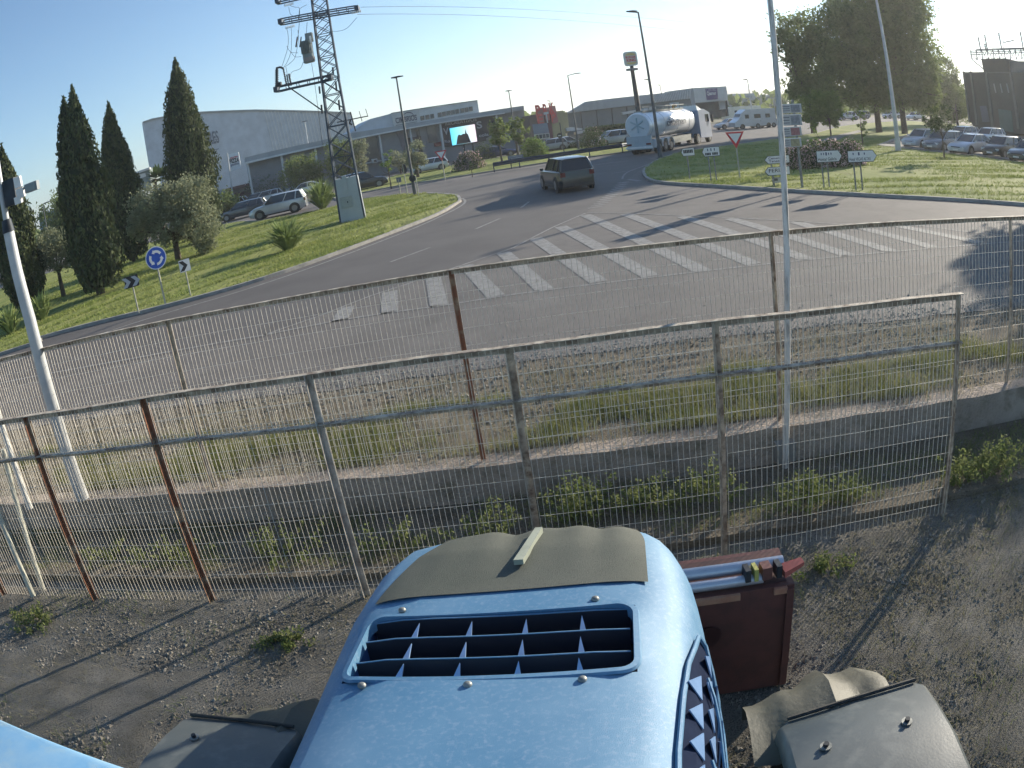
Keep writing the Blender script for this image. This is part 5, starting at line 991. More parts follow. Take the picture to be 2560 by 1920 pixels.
# ------------------------------------------------------------------ trees and shrubs across the road
def px_tree(name, label, base, crowns, m, nl, ls, tr, th, grp=None, up=0., limbs=6, cat='tree', fill=.5):
    g = base; y = g[1]; return tree(name, label, g, [crownpx(px, py, y + dy, r) for px, py, dy, r in crowns], m, nl, ls, th, tr, grp, cat, up=up, limbs=limbs, fill=fill)
g = G(2198, 331, .1); px_tree('plane_tree', 'huge dark plane tree, its trunk just left of the big pale lamp post', g, [(2110, 200, 0, (3.96, 3.87, 3.10)), (2180, 130, 1, (4.47, 4.30, 3.87)), (2100, 90, 0, (4.13, 4.30, 3.70)), (2200, 225, 0, (3.61, 3.44, 2.24)), (2170, 40, 1, (4.47, 4.30, 3.44))], plane_l, 34000, .42, .32, 4.5, 'plane trees over the junction lawn', limbs=10, fill=.35)
g = G(2262, 334, .1); px_tree('plane_tree', 'second huge plane tree, trunk right of the big pale lamp post', g, [(2270, 150, 0, (3.78, 3.87, 3.27)), (2255, 70, 0, (3.96, 3.87, 3.87)), (2290, 225, 0, (2.92, 3.10, 2.24)), (2240, 10, 1, (3.78, 3.44, 3.01)), (2230, 220, 1, (3.44, 3.44, 2.24))], plane_l, 30000, .42, .3, 4.5, 'plane trees over the junction lawn', limbs=9, fill=.35)
g = G(2035, 331, .1); px_tree('plane_tree', 'left plane tree with loose hanging outer branches beside the whitewashed pole', g, [(2040, 150, 0, (3.61, 3.61, 3.44)), (2010, 215, 0, (2.75, 2.92, 2.06)), (2000, 90, 0, (3.10, 3.44, 2.75)), (1960, 120, 0, (1.38, 1.72, 2.06)), (2050, 230, 1, (3.10, 2.92, 1.72))], plane_l, 17000, .40, .28, 4, 'plane trees over the junction lawn', limbs=9, fill=.35)
g = G(2330, 312, .1); px_tree('plane_tree', 'right plane tree sunlit on its edge, beside the dark building', g, [(2330, 210, 0, (2.8, 3, 3)), (2355, 185, 3, (2.6, 2.8, 3)), (2375, 235, 3, (2.8, 3, 2.6)), (2320, 265, 0, (2.2, 2.4, 1.6))], plane_l, 15000, .36, .22, 3, 'plane trees over the junction lawn', limbs=7)
g = G(2395, 318, .1); px_tree('plane_tree', 'small round-crowned tree against the dark building', g, [(2400, 255, 4, (2.6, 2.4, 2.8)), (2380, 280, 4, (2, 2, 1.6))], plane_l, 7000, .32, .18, 2.4, 'plane trees over the junction lawn', limbs=5)
g = (33.2, 66.5, .1); px_tree('lime_tree', 'small bright yellow-green tree lit from behind, in front of the plane trees', g, [(2035, 262, 0, (1.5, 1.5, 1.2)), (2065, 258, 0, (1.5, 1.5, 1.2)), (2088, 280, 0, (1.1, 1.2, 1.2)), (2030, 295, 0, (1.1, 1.1, .9)), (2070, 295, 0, (1.3, 1.2, .9))], bright_l, 9500, .22, .08, 1.5, None, limbs=8, fill=.5)
g = G(2157, 362, .1); px_tree('sapling', 'slim sapling with small pale leaves behind the Hotel arrow sign', g, [(2152, 275, 0, (.35, .35, .5)), (2150, 300, 0, (.5, .5, .6)), (2155, 330, 0, (.35, .3, .5))], bright_l, 900, .14, .05, 1.3, 'young trees on the junction lawn', limbs=5)
g = G(2056, 405, .1); px_tree('sapling', 'bare forked sapling rising from the flowering bushes', g, [(2035, 350, 0, (.3, .3, .3)), (2040, 335, 0, (.25, .25, .3))], bright_l, 160, .10, .03, 1.3, 'young trees on the junction lawn', limbs=4)
g = G(2361, 398, .1); px_tree('staked_tree', 'small thin-leaved staked tree in the lawn before the silver saloon', g, [(2335, 295, 0, (.85, .8, .6)), (2362, 290, 0, (.8, .8, .7)), (2345, 312, 0, (.8, .8, .4))], shrub_l, 1900, .14, .055, 1.4, 'young trees on the junction lawn', limbs=7)
st_ = thing('planting_ring', 'ring of soil and clipped weeds at the foot of the staked tree', 'planting ring', G(2361, 398, .1)); P = np.array([G(2361, 398, .1)]) ; rr_ = rng.uniform(0, .75, 500); aa = rng.uniform(0, 6.28, 500); npmesh('foliage', leaves(np.stack([rr_ * np.cos(aa), rr_ * np.sin(aa) * .8, rng.uniform(0, .10, 500)], 1), .09, .2), 4, shrub_l, st_)
def shrub(label, px, py, r, h, n, ls, m, m2=None, frac=0., z=.1, name='shrub', grp='shrubs along the far verge', y_=None, sy=.6):
    g = G(px, py, z) if y_ is None else tuple(at_y(px, py, y_))[:2] + (z,)
    t = thing(name, label, 'shrub', g, grp); d = rng.normal(size=(n, 3)); d /= np.linalg.norm(d, axis=1)[:, None]; d *= rng.uniform(.45, 1.04, (n, 1)); d[:, 2] = np.abs(d[:, 2]) * rng.uniform(.9, 1.1, n)
    P = d * np.array([r, r * sy, h]); P *= (1 + .22 * np.array([NZ.noise((p[0] * 1.4 + px, p[1] * 1.4, p[2] * 1.4)) for p in P]))[:, None]
    k_ = int(n * (1 - frac)); npmesh('foliage', leaves(P[:k_], ls, .1), 4, m, t)
    if m2 is not None: npmesh('blossom', leaves(P[k_:] * 1.03, ls * .75, 0, .9), 4, m2, t)
    MB().tube([g, (g[0], g[1], z + h * .5)], .05, 6).build('stem', bark, t)
for i, (px, py, r, h) in enumerate([(1995, 422, .95, 1.25), (2040, 420, 1.0, 1.35), (2085, 418, 1.0, 1.45), (2130, 414, .95, 1.4)]):
    shrub(['leftmost pale-flowered rose bush by the panel signpost', 'second pink-flowered rose bush, behind the Hostal sign', 'third rose bush with red and yellow blossoms', 'rightmost rose bush, behind the Hotel arrow sign'][i], px, py, r, h, 4200, .13, shrub_l, flower_l, .30, name='rose_bush', grp='flowering bushes on the junction lawn')
for lab, px, py, r, h, n, m, m2, fr in [('white-flowered oleander mound on the verge below the video screen', 1172, 424, 1.5, 1.75, 5000, shrub_l, flower_l, .3), ('yellow-green loose bush behind the board sign', 1338, 393, 1.5, 2.1, 4200, bright_l, None, 0), ('tall reddish-tipped oleander at the warehouse wall, left of the columns', 665, 498, 2.9, 3.6, 5000, shrub_l, flower_l, .05),
                                        ('dark shrub with drooping twigs right of the video screen', 1214, 398, 1.5, 2.0, 2200, shrub_l, None, 0), ('brownish thin shrub before the shed, left of the small silver off-road car', 1487, 372, 1.5, 2.3, 2600, shrub_l, flower_l, .06), ('long low dark hedge before the yellow restaurant wall', 1442, 368, 3.2, 1.0, 3000, shrub_l, None, 0)]:
    shrub(lab, px, py, r, h, n, .16, m, m2, fr)
t = thing('hedge', 'dark green clipped hedge in front of the ribbed shed, left of the tanker', 'hedge', G(1540, 352, .1)); a, c_ = V3(G(1475, 362, .1)), V3(G(1625, 346, .1)); u = rng.uniform(0, 1, 9000); P = np.array([list(a + (c_ - a) * q) for q in u]) + np.stack([rng.normal(0, .3, 9000), rng.uniform(-.5, .5, 9000), rng.uniform(0, 2.1, 9000)], 1) - np.array(G(1540, 352, .1)); npmesh('foliage', leaves(P, .28, .1), 4, shrub_l, t)
def stree(label, bx, by, crowns, m, n, ls, tr, th, grp='small trees along the far verge'): g = G(bx, by, .1); px_tree('verge_tree', label, g, crowns, m, n, ls, tr, th, grp, limbs=6, fill=.4)
stree('thin sparse young tree behind the island tip signs, left of the oval sign', 978, 469, [(968, 395, 0, (.5, .5, .8)), (970, 410, 0, (.7, .7, .6))], bright_l, 420, .14, .05, 1.2)
stree('small olive-like tree right of the tall island lamp', 1045, 443, [(1040, 382, 0, (1.0, 1, 1.3)), (1042, 400, 0, (1.1, 1, .8))], olive_l, 3600, .18, .14, 1.2)
stree('grey-green bushy tree behind the oval sign', 1003, 432, [(1000, 400, 0, (1.4, 1.2, 1.1))], olive_l, 2200, .18, .10, .8)
stree('tiny sapling in front of the white oleander mound', 1181, 440, [(1178, 415, 0, (.35, .3, .35))], shrub_l, 120, .12, .03, .7)
stree('dark tree with pale trunk left of the verge lamp, right of the video screen', 1256, 411, [(1246, 335, 0, (1.0, 1, 1.1)), (1253, 318, 0, (.8, .8, .9)), (1238, 352, 0, (.6, .6, .5))], plane_l, 2000, .22, .09, 1.8)
stree('dark many-stemmed tree right of the verge lamp', 1296, 398, [(1288, 325, 0, (1.0, 1, 1.2)), (1304, 338, 0, (.8, .8, 1.1)), (1296, 308, 0, (.6, .6, .7))], plane_l, 2400, .22, .09, 1.5)
for lab, px, py, cr, n in [('round dark clipped tree before the warehouse, left of the car park lamp', 742, 478, [(748, 425, 0, (2.2, 2, 1.8)), (745, 445, 0, (2.0, 2, 1.6)), (745, 402, 0, (1.0, 1, .9))], 6000), ('narrow dark conifer between the car park lamp and the pylon', 790, 468, [(788, 425, 0, (.9, .9, 1.8)), (790, 445, 0, (1, 1, 1.5))], 3000), ('dark green ivy-like tree seen through the pylon lattice', 850, 455, [(845, 390, 0, (2.0, 1.6, 2.0)), (850, 415, 0, (2.0, 1.8, 2)), (862, 375, 0, (1.6, 1.5, 1.2))], 6000), ('weeping willow-like tree right of the pylon', 897, 452, [(888, 372, 0, (1.4, 1.2, 1.3)), (893, 395, 0, (1.4, 1.2, 1.6)), (895, 420, 0, (1.1, 1, 1.5))], 3800)]:
    g = tuple(np.array(ray(px, py)[:2]) / np.hypot(*ray(px, py)[:2]) * 92) + (0.,); px_tree('car_park_tree', lab, g, cr, plane_l if 'willow' not in lab else olive_l, n, .22, .14, 1.2, 'trees in front of the grey halls', limbs=6)
for i, (px, py, r) in enumerate([(150, 545, 3.2), (185, 540, 3.0), (560, 520, 2.0)]):
    g = tuple(np.array(ray(px, 560)[:2]) / np.hypot(*ray(px, 560)[:2]) * 88) + (0.,); px_tree('background_tree', ['bushy far tree beside the teal building', 'bushy far tree behind the double-tipped cypress', 'low tree by the cafe front'][i], g, [(px, py, 0, (r, r, r * .9)), (px + 8, py + 18, 0, (r, r, r * .8))], plane_l, 4500, .35, .2, 1.5, 'background trees at far left')
# fan palm by the warehouse corner
g = tuple(np.array(ray(398, 520)[:2]) / np.hypot(*ray(398, 520)[:2]) * 78) + (0.,); t = thing('fan_palm', 'dark fan palm showing above the olive crown, left of the tallest cypress', 'palm', g); c = at_y(396, 444, g[1]); b = MB(); b.tube([g, (g[0], g[1], c.z)], [.3, .22], 9); b.build('trunk', bark, t, True); b = MB()
for i in range(150):
    d = Vector(rng.normal(size=3)).normalized(); d.z = abs(d.z) * 1.0 - .35; d.normalize(); s = d.cross(Vector((0, 0, 1))).normalized(); e = c + d * rng.uniform(1.1, 1.7); b.add([c + d * .5 - s * .05, c + d * .9 - s * .22, e, c + d * .9 + s * .22, c + d * .5 + s * .05], [(0, 1, 2, 3, 4)])
b.build('crown', leafmat('palm_leaf', (.05, .09, .03), (.10, .15, .05)), t, fix=False)
# tree just beyond the right frame edge that shades the road and the fence end
g = (30.5, 26.9, .1); tree('poplar_tree', 'leafy tree just beyond the right edge, casting the broad shade over the fence end', g, [((29.7, 27.1, 6.2), (2.1, 2.1, 2.0)), ((31.5, 25.7, 6.4), (2.6, 2.6, 2.6)), ((33.9, 23.7, 5.4), (2.9, 2.9, 3)), ((29.9, 26.9, 3.8), (1.9, 1.9, 1.6)), ((32.1, 24.9, 3.6), (2.4, 2.4, 1.8)), ((36.1, 21.3, 5.2), (2.8, 2.8, 3.2)), ((31.7, 26.1, 8.2), (1.6, 1.6, 1.4))], plane_l, 80000, .36, 2.2, .25, None, limbs=9, fill=.2)
# distant tree belt
P = []; 
for i in range(5200):
    a = R(rng.uniform(-42, 44)); d = rng.uniform(190, 240); P.append((d * math.sin(a), d * math.cos(a), rng.uniform(0, 1)**1.5 * (5 + 3 * NZ.noise((a * 9, 0, 0)))))
tag(npmesh('treeline', leaves(np.array(P), 2.6, 0, .9), 4, plane_l), kind='stuff')

# ------------------------------------------------------------------ blue tractor under the camera
YT = R(9); ta = Vector((math.sin(YT), math.cos(YT), 0)); tl = Vector((math.cos(YT), -math.sin(YT), 0)); QC = -.72
def tt(s, q, z): return ta * s + tl * (q + QC) + Vector((0, 0, z))
t = thing('tractor', 'faded blue tractor with vented bonnet and grey front mudguards, parked facing the fence', 'tractor', tuple(tt(2.5, 0, -.56)))
bluep = mat('faded_blue_paint', (.085, .215, .355), (.15, .285, .42), 1.4, .52, .05, .2, 190, c3=(.27, .37, .49), s3=38, w3=.5, spec=.35, coat=0)
ztop = lambda s: np.interp(s, [1.0, 1.8, 2.6, 3.4, 3.9, 4.2, 4.30, 4.38, 4.45, 4.5, 4.57], [1.50, 1.45, 1.38, 1.33, 1.28, 1.20, 1.15, 1.08, .99, .90, .72])
hwid = lambda s: np.interp(s, [1.0, 2.0, 2.8, 3.4, 3.8, 4.1, 4.3, 4.45, 4.57], [.94, .985, 1.03, 1.055, 1.04, 1.0, .96, .90, .80])
VQ0, VQ1, VS0, VS1 = -.755, .665, 2.63, 3.20
def hood_z(s, q):
    h = hwid(s); u = min(.9999, abs(q) / h); D = .62; return ztop(s) - D + D * (1 - u**6)**(1 / 2.2)
ss = sorted(set([1.0, 1.3, 1.6, 1.8, 2.0, 2.2, 2.4, VS0, 2.75, 2.9, 3.05, VS1, 3.3, 3.4, 3.55, 3.7, 3.85, 4.0, 4.1, 4.2, 4.25, 4.3, 4.34, 4.38, 4.42, 4.45, 4.48, 4.5, 4.53, 4.55, 4.57]))
def qrow(s):
    h = hwid(s); side = [.78, .85, .91, .945, .97, .985, .995, 1.0]; inner = [VQ0, -.5, -.25, 0, .25, .45, VQ1]; k = 1
    return [-x * h for x in side[::-1]] + [x * k for x in inner] + [x * h for x in side]
vs = []; fs = []; nq = len(qrow(2)); NR = nq + 4
for s in ss:
    qs = qrow(s); h = hwid(s); zl = hood_z(s, h); b0 = .35
    row = [(qs[0] - .09, b0), (qs[0] - .05, (zl + b0) / 2)] + [(q, hood_z(s, q)) for q in qs] + [(qs[-1] + .05, (zl + b0) / 2), (qs[-1] + .09, b0)]
    vs += [tuple(tt(s, q, z)) for q, z in row]
for i in range(len(ss) - 1):
    for j in range(NR - 1):
        inv = VS0 - .001 <= ss[i] and ss[i + 1] <= VS1 + .001 and 2 + 8 <= j < 2 + 8 + 6
        if not inv: a = i * NR + j; fs.append((a, a + 1, a + NR + 1, a + NR))
fs.append(tuple((len(ss) - 1) * NR + j for j in range(NR)))
MB().add(vs, fs).build('bonnet', bluep, t, True)
# bonnet vent: well, frame, blades, ribs
b = MB(); wz = lambda s, q, d=0.: tt(s, q, hood_z(s, q) - d)
C4 = [(VS0, VQ0), (VS0, VQ1), (VS1, VQ1), (VS1, VQ0)]
b.loft([[wz(s, q, .0) for s, q in C4], [tt(s, q, 1.02) for s, q in C4]], cap=False); vt = b.build('vent_well', mat('vent_blue', (.05, .12, .30), rough=.45), t)
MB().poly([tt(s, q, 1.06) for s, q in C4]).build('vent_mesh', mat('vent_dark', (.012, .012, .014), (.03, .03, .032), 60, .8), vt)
rc_ = .09; rr = []
for cs, cq, a0 in ((VS0 + rc_, VQ1 - rc_, -90), (VS1 - rc_, VQ1 - rc_, 0), (VS1 - rc_, VQ0 + rc_, 90), (VS0 + rc_, VQ0 + rc_, 180)):
    for k_ in range(7): a = R(a0 + k_ * 15); rr.append((cs + math.sin(a) * rc_ if False else cs + rc_ * math.sin(a), cq + rc_ * math.cos(a)))
rr = [(VS0 - .01, VQ0 + rc_)] ; 
def rrect(e, r_):
    o = []
    for cs, cq, a0 in ((VS1 - r_ + e, VQ1 - r_ + e, 0), (VS1 - r_ + e, VQ0 + r_ - e, 90), (VS0 + r_ - e, VQ0 + r_ - e, 180), (VS0 + r_ - e, VQ1 - r_ + e, 270)):
        for k_ in range(7): a = R(a0 + k_ * 15); o.append((cs + r_ * math.cos(a), cq + r_ * math.sin(a) if False else cq + (r_ * math.cos(a + math.pi / 2) * -1)))
    return o
def rrect2(e, r_):
    o = []; cen = [(VS1 + e - r_, VQ1 + e - r_), (VS1 + e - r_, VQ0 - e + r_), (VS0 - e + r_, VQ0 - e + r_), (VS0 - e + r_, VQ1 + e - r_)]
    for i, (cs, cq) in enumerate(cen):
        for k_ in range(7): a = R(90 - i * 90 - 0 + 0) - R(k_ * 15) - 0; th_ = math.pi / 2 - i * 0; 
        base = [0, -90, -180, -270][i]
        for k_ in range(7): a = R(base + 90 - k_ * 15); o.append((cs + r_ * math.cos(a), cq + r_ * math.sin(a)))
    return o
def ringpts(e, r_, lift): return [tt(s, q, hood_z(min(max(s, 1), 4.2), q) + lift) for s, q in rrect2(e, r_)]
b = MB(); A_, B_, C_, D_ = ringpts(.022, .11, .003), ringpts(.015, .105, .018), ringpts(-.012, .08, .018), ringpts(-.018, .075, -.05); n_ = len(A_); o = 0
b.v = [tuple(v) for v in A_ + B_ + C_ + D_]
for k_ in range(3):
    for j in range(n_): b.f.append((k_ * n_ + j, k_ * n_ + (j + 1) % n_, (k_ + 1) * n_ + (j + 1) % n_, (k_ + 1) * n_ + j))
b.build('vent_frame', bluep, t, True)
bl = mat('vent_blade', (.018, .022, .035), rough=.45); L_ = VS1 - VS0  # blade shade put into the near-black colour; the plastic is blue
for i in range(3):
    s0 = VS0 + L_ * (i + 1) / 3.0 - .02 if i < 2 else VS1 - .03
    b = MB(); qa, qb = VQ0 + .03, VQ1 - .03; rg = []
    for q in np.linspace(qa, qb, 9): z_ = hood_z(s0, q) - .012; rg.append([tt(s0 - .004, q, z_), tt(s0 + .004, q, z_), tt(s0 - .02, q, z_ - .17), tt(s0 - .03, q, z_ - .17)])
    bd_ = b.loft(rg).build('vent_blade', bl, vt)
    b = MB(); b.tube([tt(s0, q, hood_z(s0, q) - .008) for q in np.linspace(qa, qb, 9)], .0042, 5); b.build('blade_lip', bluep, bd_)
for i in range(3):
    sA = VS0 + L_ * i / 3.0 - (.02 if i else -.03); sB = VS0 + L_ * (i + 1) / 3.0 - .02
    for k_ in range(4):
        q = VQ0 + (VQ1 - VQ0) * (k_ + 1) / 5.0 + (.025 * (3 - i) - .04) * 0; zz_ = hood_z(sA, q)
        b = MB(); b.ext([tt(sA + .012, q - .022 + .012 * (k_ - 1.5), zz_ - .07), tt(sA + .012, q + .026 + .012 * (k_ - 1.5), zz_ - .07), tt(sA + (sB - sA) * .8, q + .012, hood_z(sB, q) - .012)], (0, 0, -.012)); b.build('vent_rib', mat('rib_blue', (.30, .44, .66), rough=.4), vt)
for s, q in ((VS0 - .055, -.62), (VS0 - .06, -.10), (VS0 - .055, .42), (VS1 + .055, -.58), (VS1 + .06, .46)):
    MB().sph(tt(s, q, hood_z(s, q) + .005), .022, 6, (1, 1, .7)).build('bolt', galv, t, True)
# nose grille of fine mesh
gm = mat('grille_mesh', (.075, .085, .068), (.10, .108, .088), 2.0, .75, 0, .9, 170, c3=(.05, .05, .045), s3=90, w3=.8, bd=.006)
b = MB(); rg = []
for i in range(23):
    s = 3.40 + (4.56 - 3.40) * (i / 22)**.8; f = (s - 3.4) / 1.16; wl = -.78 + .42 * f**1.3; wr = .74 - .24 * max(0, (f - .45) / .55)**2.2; row = []
    for q_ in np.linspace(0, 1, 33):
        q = wl + (wr - wl) * q_; s2 = min(s + .06 * (q_ - .5) * (1 - f), 4.565); row.append(tt(s2, q, hood_z(s2, q) + .010 + f**1.5 * (.045 * abs(math.sin(q * 5.6 + .5)) * (1 if 0 < i else 0) + .012 * math.sin(q * 23)) * min(1, 6 * min(q_, 1 - q_))))
    rg.append(row)
b.loft(rg, closed=False); b.build('nose_grille', gm, t, True)
p0, p1 = tt(3.66, .02, hood_z(3.66, 0) + .03), tt(4.15, .09, hood_z(4.15, .1) + .035); b = MB(); d_ = (p1 - p0); sd_ = tl * .028; b.loft([[p0 - sd_, p0 + sd_, p0 + sd_ + Vector((0, 0, .035)), p0 - sd_ + Vector((0, 0, .035))], [p1 - sd_ * .8, p1 + sd_ * .8, p1 + sd_ * .8 + Vector((0, 0, .04)), p1 - sd_ * .8 + Vector((0, 0, .04))]]); b.build('bonnet_catch', mat('catch', (.36, .38, .30), (.28, .30, .24), 6, .6), t)
# right flank grille with saw-tooth louvres, wrapped over the shoulder
def shd(s, v, o=.0):
    h = hwid(s); zl = hood_z(s, h); P_ = [(.72 * h, hood_z(s, .72 * h)), (.88 * h, hood_z(s, .88 * h)), (.965 * h, hood_z(s, .965 * h)), (h * .998, hood_z(s, .998 * h)), (h + .05, (zl + .35) / 2), (h + .09, .35)]
    x = v * 5; k_ = min(4, int(x)); f = x - k_; q = P_[k_][0] * (1 - f) + P_[k_ + 1][0] * f; z_ = P_[k_][1] * (1 - f) + P_[k_ + 1][1] * f
    return tt(s, q + o, z_ + o * .5)
vtop = lambda s: np.interp(s, [1.2, 1.7, 2.1, 2.5, 2.8, 3.1], [.12, .10, .10, .13, .17, .28]); vbot = lambda s: np.interp(s, [1.2, 2.2, 2.85, 3.1], [.95, .9, .72, .36])
rows = [[shd(s, vtop(s) + (vbot(s) - vtop(s)) * k_ / 16, .022) for k_ in range(17)] for s in np.linspace(1.2, 3.1, 40)]
sg_ = MB().loft(rows, closed=False).build('side_grille', mat('side_grille', (.012, .018, .04), (.02, .03, .06), 4, .95, spec=.05), t)
b = MB(); ed_ = [shd(s, vtop(s), .03) for s in np.linspace(1.2, 3.1, 24)] + [shd(s, vbot(s), .03) for s in np.linspace(3.1, 1.2, 20)]; b.tube(ed_, .014, 6); b.build('grille_rim', bluep, sg_)
for j in range(5):
    for i in range(9):
        s = 1.28 + i * .215 + (j % 2) * .1; v = .16 + j * .15
        if s > 2.9 or v + .10 > vbot(s) or v < vtop(s): continue
        MB().ext([shd(s, v + .11, .026), shd(s + .19, v + .11, .026), shd(s + .03, v - .03, .05)], tl * .007).build('side_louvre', mat('louvre_blue', (.16, .27, .46), (.12, .22, .40), 6, .45), sg_)
b = MB()
for s0_ in (2.75, 2.15): b.tube([shd(s0_ - .09 * k_, .30 + .07 * k_, .05) for k_ in range(10)], .009, 5)
b.build('guard_wire', bluep, sg_)
# chassis, axle, wheels, mudguards
MB().box(tt(2.6, 0, .2), (.9, 3.0, .75), rz=-YT).build('engine_block', mat('engine_dark', (.03, .035, .05), (.05, .05, .055), 3, .7, bump=.3), t); MB().box(tt(3.75, 0, .1), (.7, .6, .5), rz=-YT).build('front_frame', mat('engine_dark'), t); MB().tube([tt(2.70, -1.9, -.02), tt(2.70, 1.9, -.02)], .13, 12).build('front_axle', mat('engine_dark'), t)
gp = mat('mudguard_plastic', (.075, .088, .09), (.095, .108, .108), 2.2, .38, 0, .06, 60, c3=(.19, .20, .185), s3=7, w3=.5, spec=.5)
mudm = mat('dusty_plastic', (.10, .098, .075), (.075, .073, .056), 4, .6, 0, .3, 20, c3=(.07, .07, .06), s3=9, w3=.6)
tyre = mat('tyre', (.035, .036, .036), (.06, .06, .055), 5, .85, 0, .4, 40)
for sg in (-1, 1):
    b = MB(); R0, cs, cz = .50, 2.75, -.06; q0, q1 = sg * 1.47, sg * 2.16
    prof = [(0, R0 - .1), (.05, R0 - .04), (.14, R0), (.5, R0 + .01), (.86, R0), (.95, R0 - .04), (1, R0 - .1)]
    rg = [[tt(cs + r_ * math.cos(a), q0 + (q1 - q0) * u, cz + r_ * math.sin(a)) for u, r_ in prof] for a in [2 * math.pi * k_ / 40 for k_ in range(40)]]; rg.append(rg[0]); b.loft(rg, cap=False, closed=False); wh = b.build('wheel', tyre, t, True)
    b = MB()
    for k_ in range(20):
        a = 2 * math.pi * k_ / 20
        for hs in (0, 1): a2 = a + (.157 if hs else 0); u0, u1 = (.02, .54) if not hs else (.46, .98); b.ext([tt(cs + (R0 - .01) * math.cos(x), q0 + (q1 - q0) * u, cz + (R0 - .01) * math.sin(x)) for u, x in ((u0, a2 + (.10 if not hs else 0)), (u1, a2 + (0 if not hs else .10)), (u1, a2 + .05 + (0 if not hs else .10)), (u0, a2 + .06 + (.10 if not hs else 0)))], (ta * math.cos(a2 + .08) + Vector((0, 0, math.sin(a2 + .08)))) * .045)
    b.build('tread', tyre, wh); MB().tube([tt(cs, q0 + (q1 - q0) * .2, cz), tt(cs, q0 + (q1 - q0) * .8, cz)], .30, 24).build('rim', mat('rim_white', (.5, .5, .48), rough=.5), wh)
    # big flat mudguard
    qa, qb = (1.42, 2.42) if sg > 0 else (-2.36, -1.40); fg = 3.12 if sg > 0 else 3.10
    pf = [(1.35, .55), (1.7, .62), (2.1, .64), (2.5, .625), (2.8, .57), (fg - .06, .50), (fg, .48)]; b = MB(); rg = []
    for (s, z_) in pf:
        e_ = .05 if s > fg - .02 else 0; row = []
        for u, dz in ((0, -.10), (.012, -.03), (.04, -.004), (.5, .015), (.96, -.004), (.988, -.03), (1, -.10)): row.append(tt(s - (.12 * (1 - u) if s > fg - .1 else 0) * (1 if sg > 0 else -0), qa + e_ + (qb - qa - 2 * e_) * u, z_ + dz))
        rg.append(row + [p_ - Vector((0, 0, .02)) for p_ in row[::-1]])
    b.loft(rg); mg = b.build('mudguard', gp, t, True)
    b = MB(); ed = []
    for u in np.linspace(.03, .97, 14): ed.append(tt(fg + .0 - (.12 * (1 - u)) * (1 if sg > 0 else 0), qa + .05 + (qb - qa - .10) * u, (.495 + .016 * math.sin(math.pi * u))))
    b.tube(ed, .014, 6); b.build('rubber_edge', black_r, mg)
    for s, u in (((2.62, .22), (2.68, .72)) if sg > 0 else ((2.80, .30),)):
        p_ = tt(s, qa + (qb - qa) * u, np.interp(s, [x[0] for x in pf], [x[1] for x in pf]) + .012); bo = MB().tube([p_, p_ + Vector((0, 0, .012))], .034, 16).build('washer', galv, mg); MB().tube([p_ + Vector((0, 0, .012)), p_ + Vector((0, 0, .034))], .017, 6).build('bolt', dark_m, bo)
    # older dusty inner guard showing in front
    b = MB(); rg = []; qa2, qb2 = (1.28, 2.2) if sg > 0 else (-2.1, -1.15)
    for i, (s, z_) in enumerate([(2.75, .42), (3.05, .46), (3.28, .43), (3.44, .35), (3.55, .23)]):
        row = []
        for k_ in range(15):
            u = k_ / 14; rib = .022 * math.cos(u * 19 + i * .5) + (.045 if .36 < u < .60 else 0) + (.02 if u > .85 else 0); cut = .10 * math.sin(u * 5 + 1) * (i == 4) + (.22 * (1 - min(1, u / .5))) * (i / 4) * .6; row.append(tt(s - cut, qa2 + (qb2 - qa2) * u, z_ + rib - .10 * abs(u - .5)**2 * 2 + cut * .12))
        rg.append(row)
    b.loft(rg, closed=False); b.build('inner_mudguard', mudm, t, True)
# cab front edge just outside the picture is left out; steering bar
b = MB()
# red box implement in front of the tractor
rp0 = Vector((.45, 4.72, 0)); t = thing('red_implement', 'dark red steel implement with silver bar on top, in front of the tractor right side', 'farm implement', (.9, 4.8, -1.2))
redm = mat('worn_red_paint', (.17, .065, .055), (.12, .05, .045), 2.5, .55, .1, .25, 30, c3=(.10, .05, .045), s3=5, w3=.8)
b = MB(); fd = Vector((.99, -.13, 0)).normalized(); bd2 = Vector((-.10, -.99, 0)).normalized() * -1
A0 = Vector((.93, 4.27, .30)); W_ = .83; Dp = .5; pts4 = [A0, A0 + fd * W_, A0 + fd * W_ + bd2 * Dp, A0 + bd2 * Dp]
b.loft([[p_ + Vector((0, 0, -.84)) for p_ in pts4], [p_ + Vector((0, 0, .16)) for p_ in pts4]]); bx2 = b.build('box', redm, t)
b = MB(); b.ext([p_ + Vector((0, 0, .162)) for p_ in (pts4[0] + fd * .05 + bd2 * .05, pts4[1] - fd * .05 + bd2 * .05, pts4[2] - fd * .05 - bd2 * .05, pts4[3] + fd * .05 - bd2 * .05)], (0, 0, .003)); b.build('open_top', mat('open_top_shade', (.08, .04, .04), (.14, .06, .05), 5, .7), bx2)  # dark sheet painting the shade inside the box's open top
c0 = A0 + Vector((0, 0, .215)) + bd2 * .06; MB().tube([c0, c0 + fd * .60], .04, 12).tube([c0 + bd2 * .12 + Vector((0, 0, .03)), c0 + bd2 * .12 + fd * .78 + Vector((0, 0, .03))], .05, 12).build('silver_bar', mat('bar_silver', (.62, .62, .66), (.5, .5, .55), 4, .35, .5), t, True)
for u_, m_, sz in ((.48, dark_m, .04), (.54, mat('yellow_clip', (.45, .42, .12), rough=.5), .03), (.62, redm, .07), (.71, dark_m, .04)): MB().box(c0 + fd * u_ + Vector((0, 0, .06)), (sz, .10, .10)).build('clamp', m_, t)
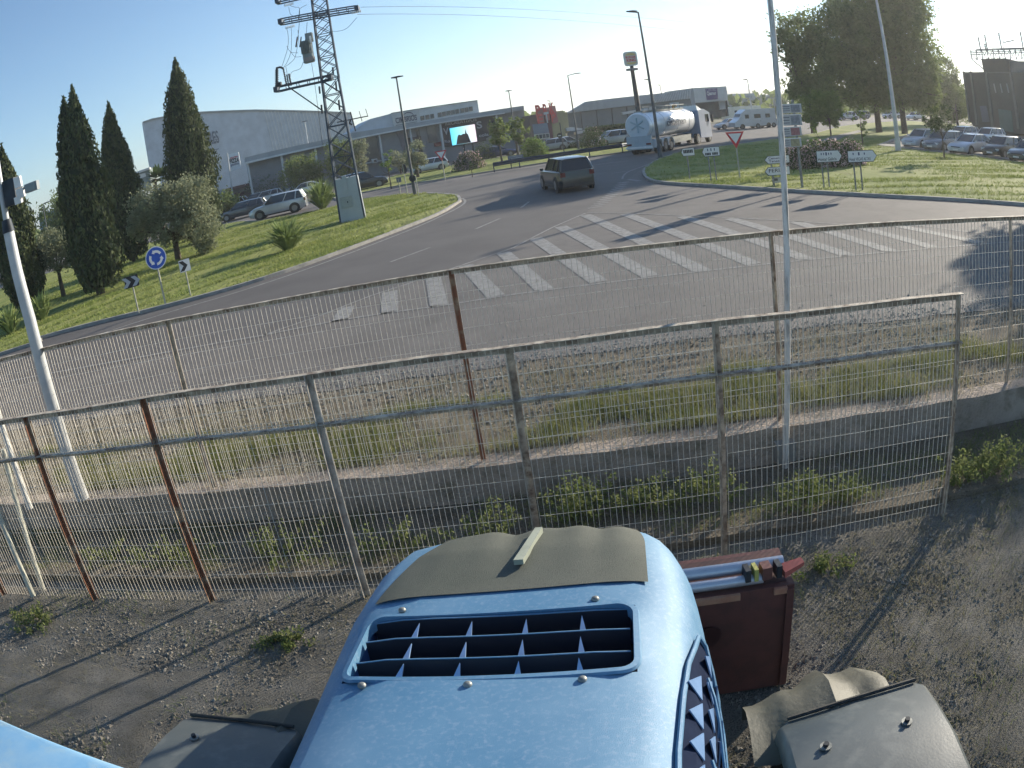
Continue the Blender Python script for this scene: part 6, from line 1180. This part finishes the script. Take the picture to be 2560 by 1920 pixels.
b = MB(); q_ = c0 + fd * .75; b.loft([[q_ + Vector(v) for v in ((0, -.05, 0), (0, .07, 0), (0, .07, .05), (0, -.05, .05))], [q_ + Vector(v) for v in ((.16, -.02, .05), (.16, .05, .05), (.16, .05, .08), (.16, -.02, .08))]]); b.build('hook', mat('hook_red', (.50, .12, .10), (.35, .1, .08), 8, .5), t)
b = MB(); 
for u_, w_ in ((.22, .40), (.72, .10)): MB().box(A0 + fd * u_ + Vector((0, -.012, .13)), (w_, .03, .05), rz=-.13).build('orange_edge', mat('bare_orange', (.50, .26, .16), (.4, .16, .10), 9, .6), bx2)
for u_ in (.06, .79): MB().box(A0 + fd * u_ + Vector((0, -.015, -.34)), (.05, .03, .95), rz=-.13).build('corner_rib', redm, bx2); b = MB(); disc(b, A0 + fd * .20 + Vector((0, -.012, -.2)), (-.13, -.99, 0), .09, .01); b.build('round_plate', mat('plate_red', (.12, .05, .05), rough=.4), bx2)

# neighbouring blue machine: cab roof corner at lower left
t = thing('blue_machine_cab', 'light blue rounded cab roof of a second machine at the lower left corner', 'tractor', (-3.2, .6, -.56))
rz_ = 1.62; a, c_ = V3(G(-60, 1762, rz_)), V3(G(380, 1930, rz_)); e1_ = (c_ - a).normalized(); nb = Vector((e1_.y, -e1_.x, 0)); 
if nb.y > 0: nb = -nb
a2 = a - e1_ * .3; c2_ = c_ + e1_ * .55
def rf_(ins, z_): return [a2 + e1_ * ins + nb * ins + Vector((0, 0, z_)), c2_ - e1_ * ins + nb * ins + Vector((0, 0, z_)), c2_ - e1_ * ins + nb * (1.7 - ins) + Vector((0, 0, z_)), a2 + e1_ * ins + nb * (1.7 - ins) + Vector((0, 0, z_))]
MB().loft([rf_(.05, -.14), rf_(0, -.10), rf_(0, -.04), rf_(.03, -.01), rf_(.08, .01), rf_(.4, .045)]).build('roof', mat('pale_blue_roof', (.16, .36, .58), (.26, .44, .60), 3.5, .4, 0, .05, 40, c3=(.36, .48, .52), s3=5, w3=.6), t, True)
for p_ in rf_(.1, -.14): MB().tube([p_, Vector((p_.x, p_.y, -.1))], .04, 8).build('pillar', dark_m, t)
q4 = rf_(.08, 0); MB().loft([[Vector((p_.x, p_.y, .3)) for p_ in q4], [Vector((p_.x, p_.y, -.55)) for p_ in q4]]).build('body', bluep, t)
# added hazy volume: fades far things and imitates lens glare at the right
hz = MB().box((0, 900, 44), (5400, 4600, 104)); ho = hz.build('haze_glare', mat('haze_glare_mat')); hm = ho.data.materials[0]; n = hm.node_tree; n.nodes.remove(n.nodes['Principled BSDF'])
pv = n.nodes.new('ShaderNodeVolumePrincipled'); pv.inputs['Color'].default_value = (.96, .97, .97, 1); pv.inputs['Density'].default_value = .00055; pv.inputs['Anisotropy'].default_value = .45
n.links.new(pv.outputs[0], n.nodes['Material Output'].inputs['Volume']); tag(ho, kind='stuff')
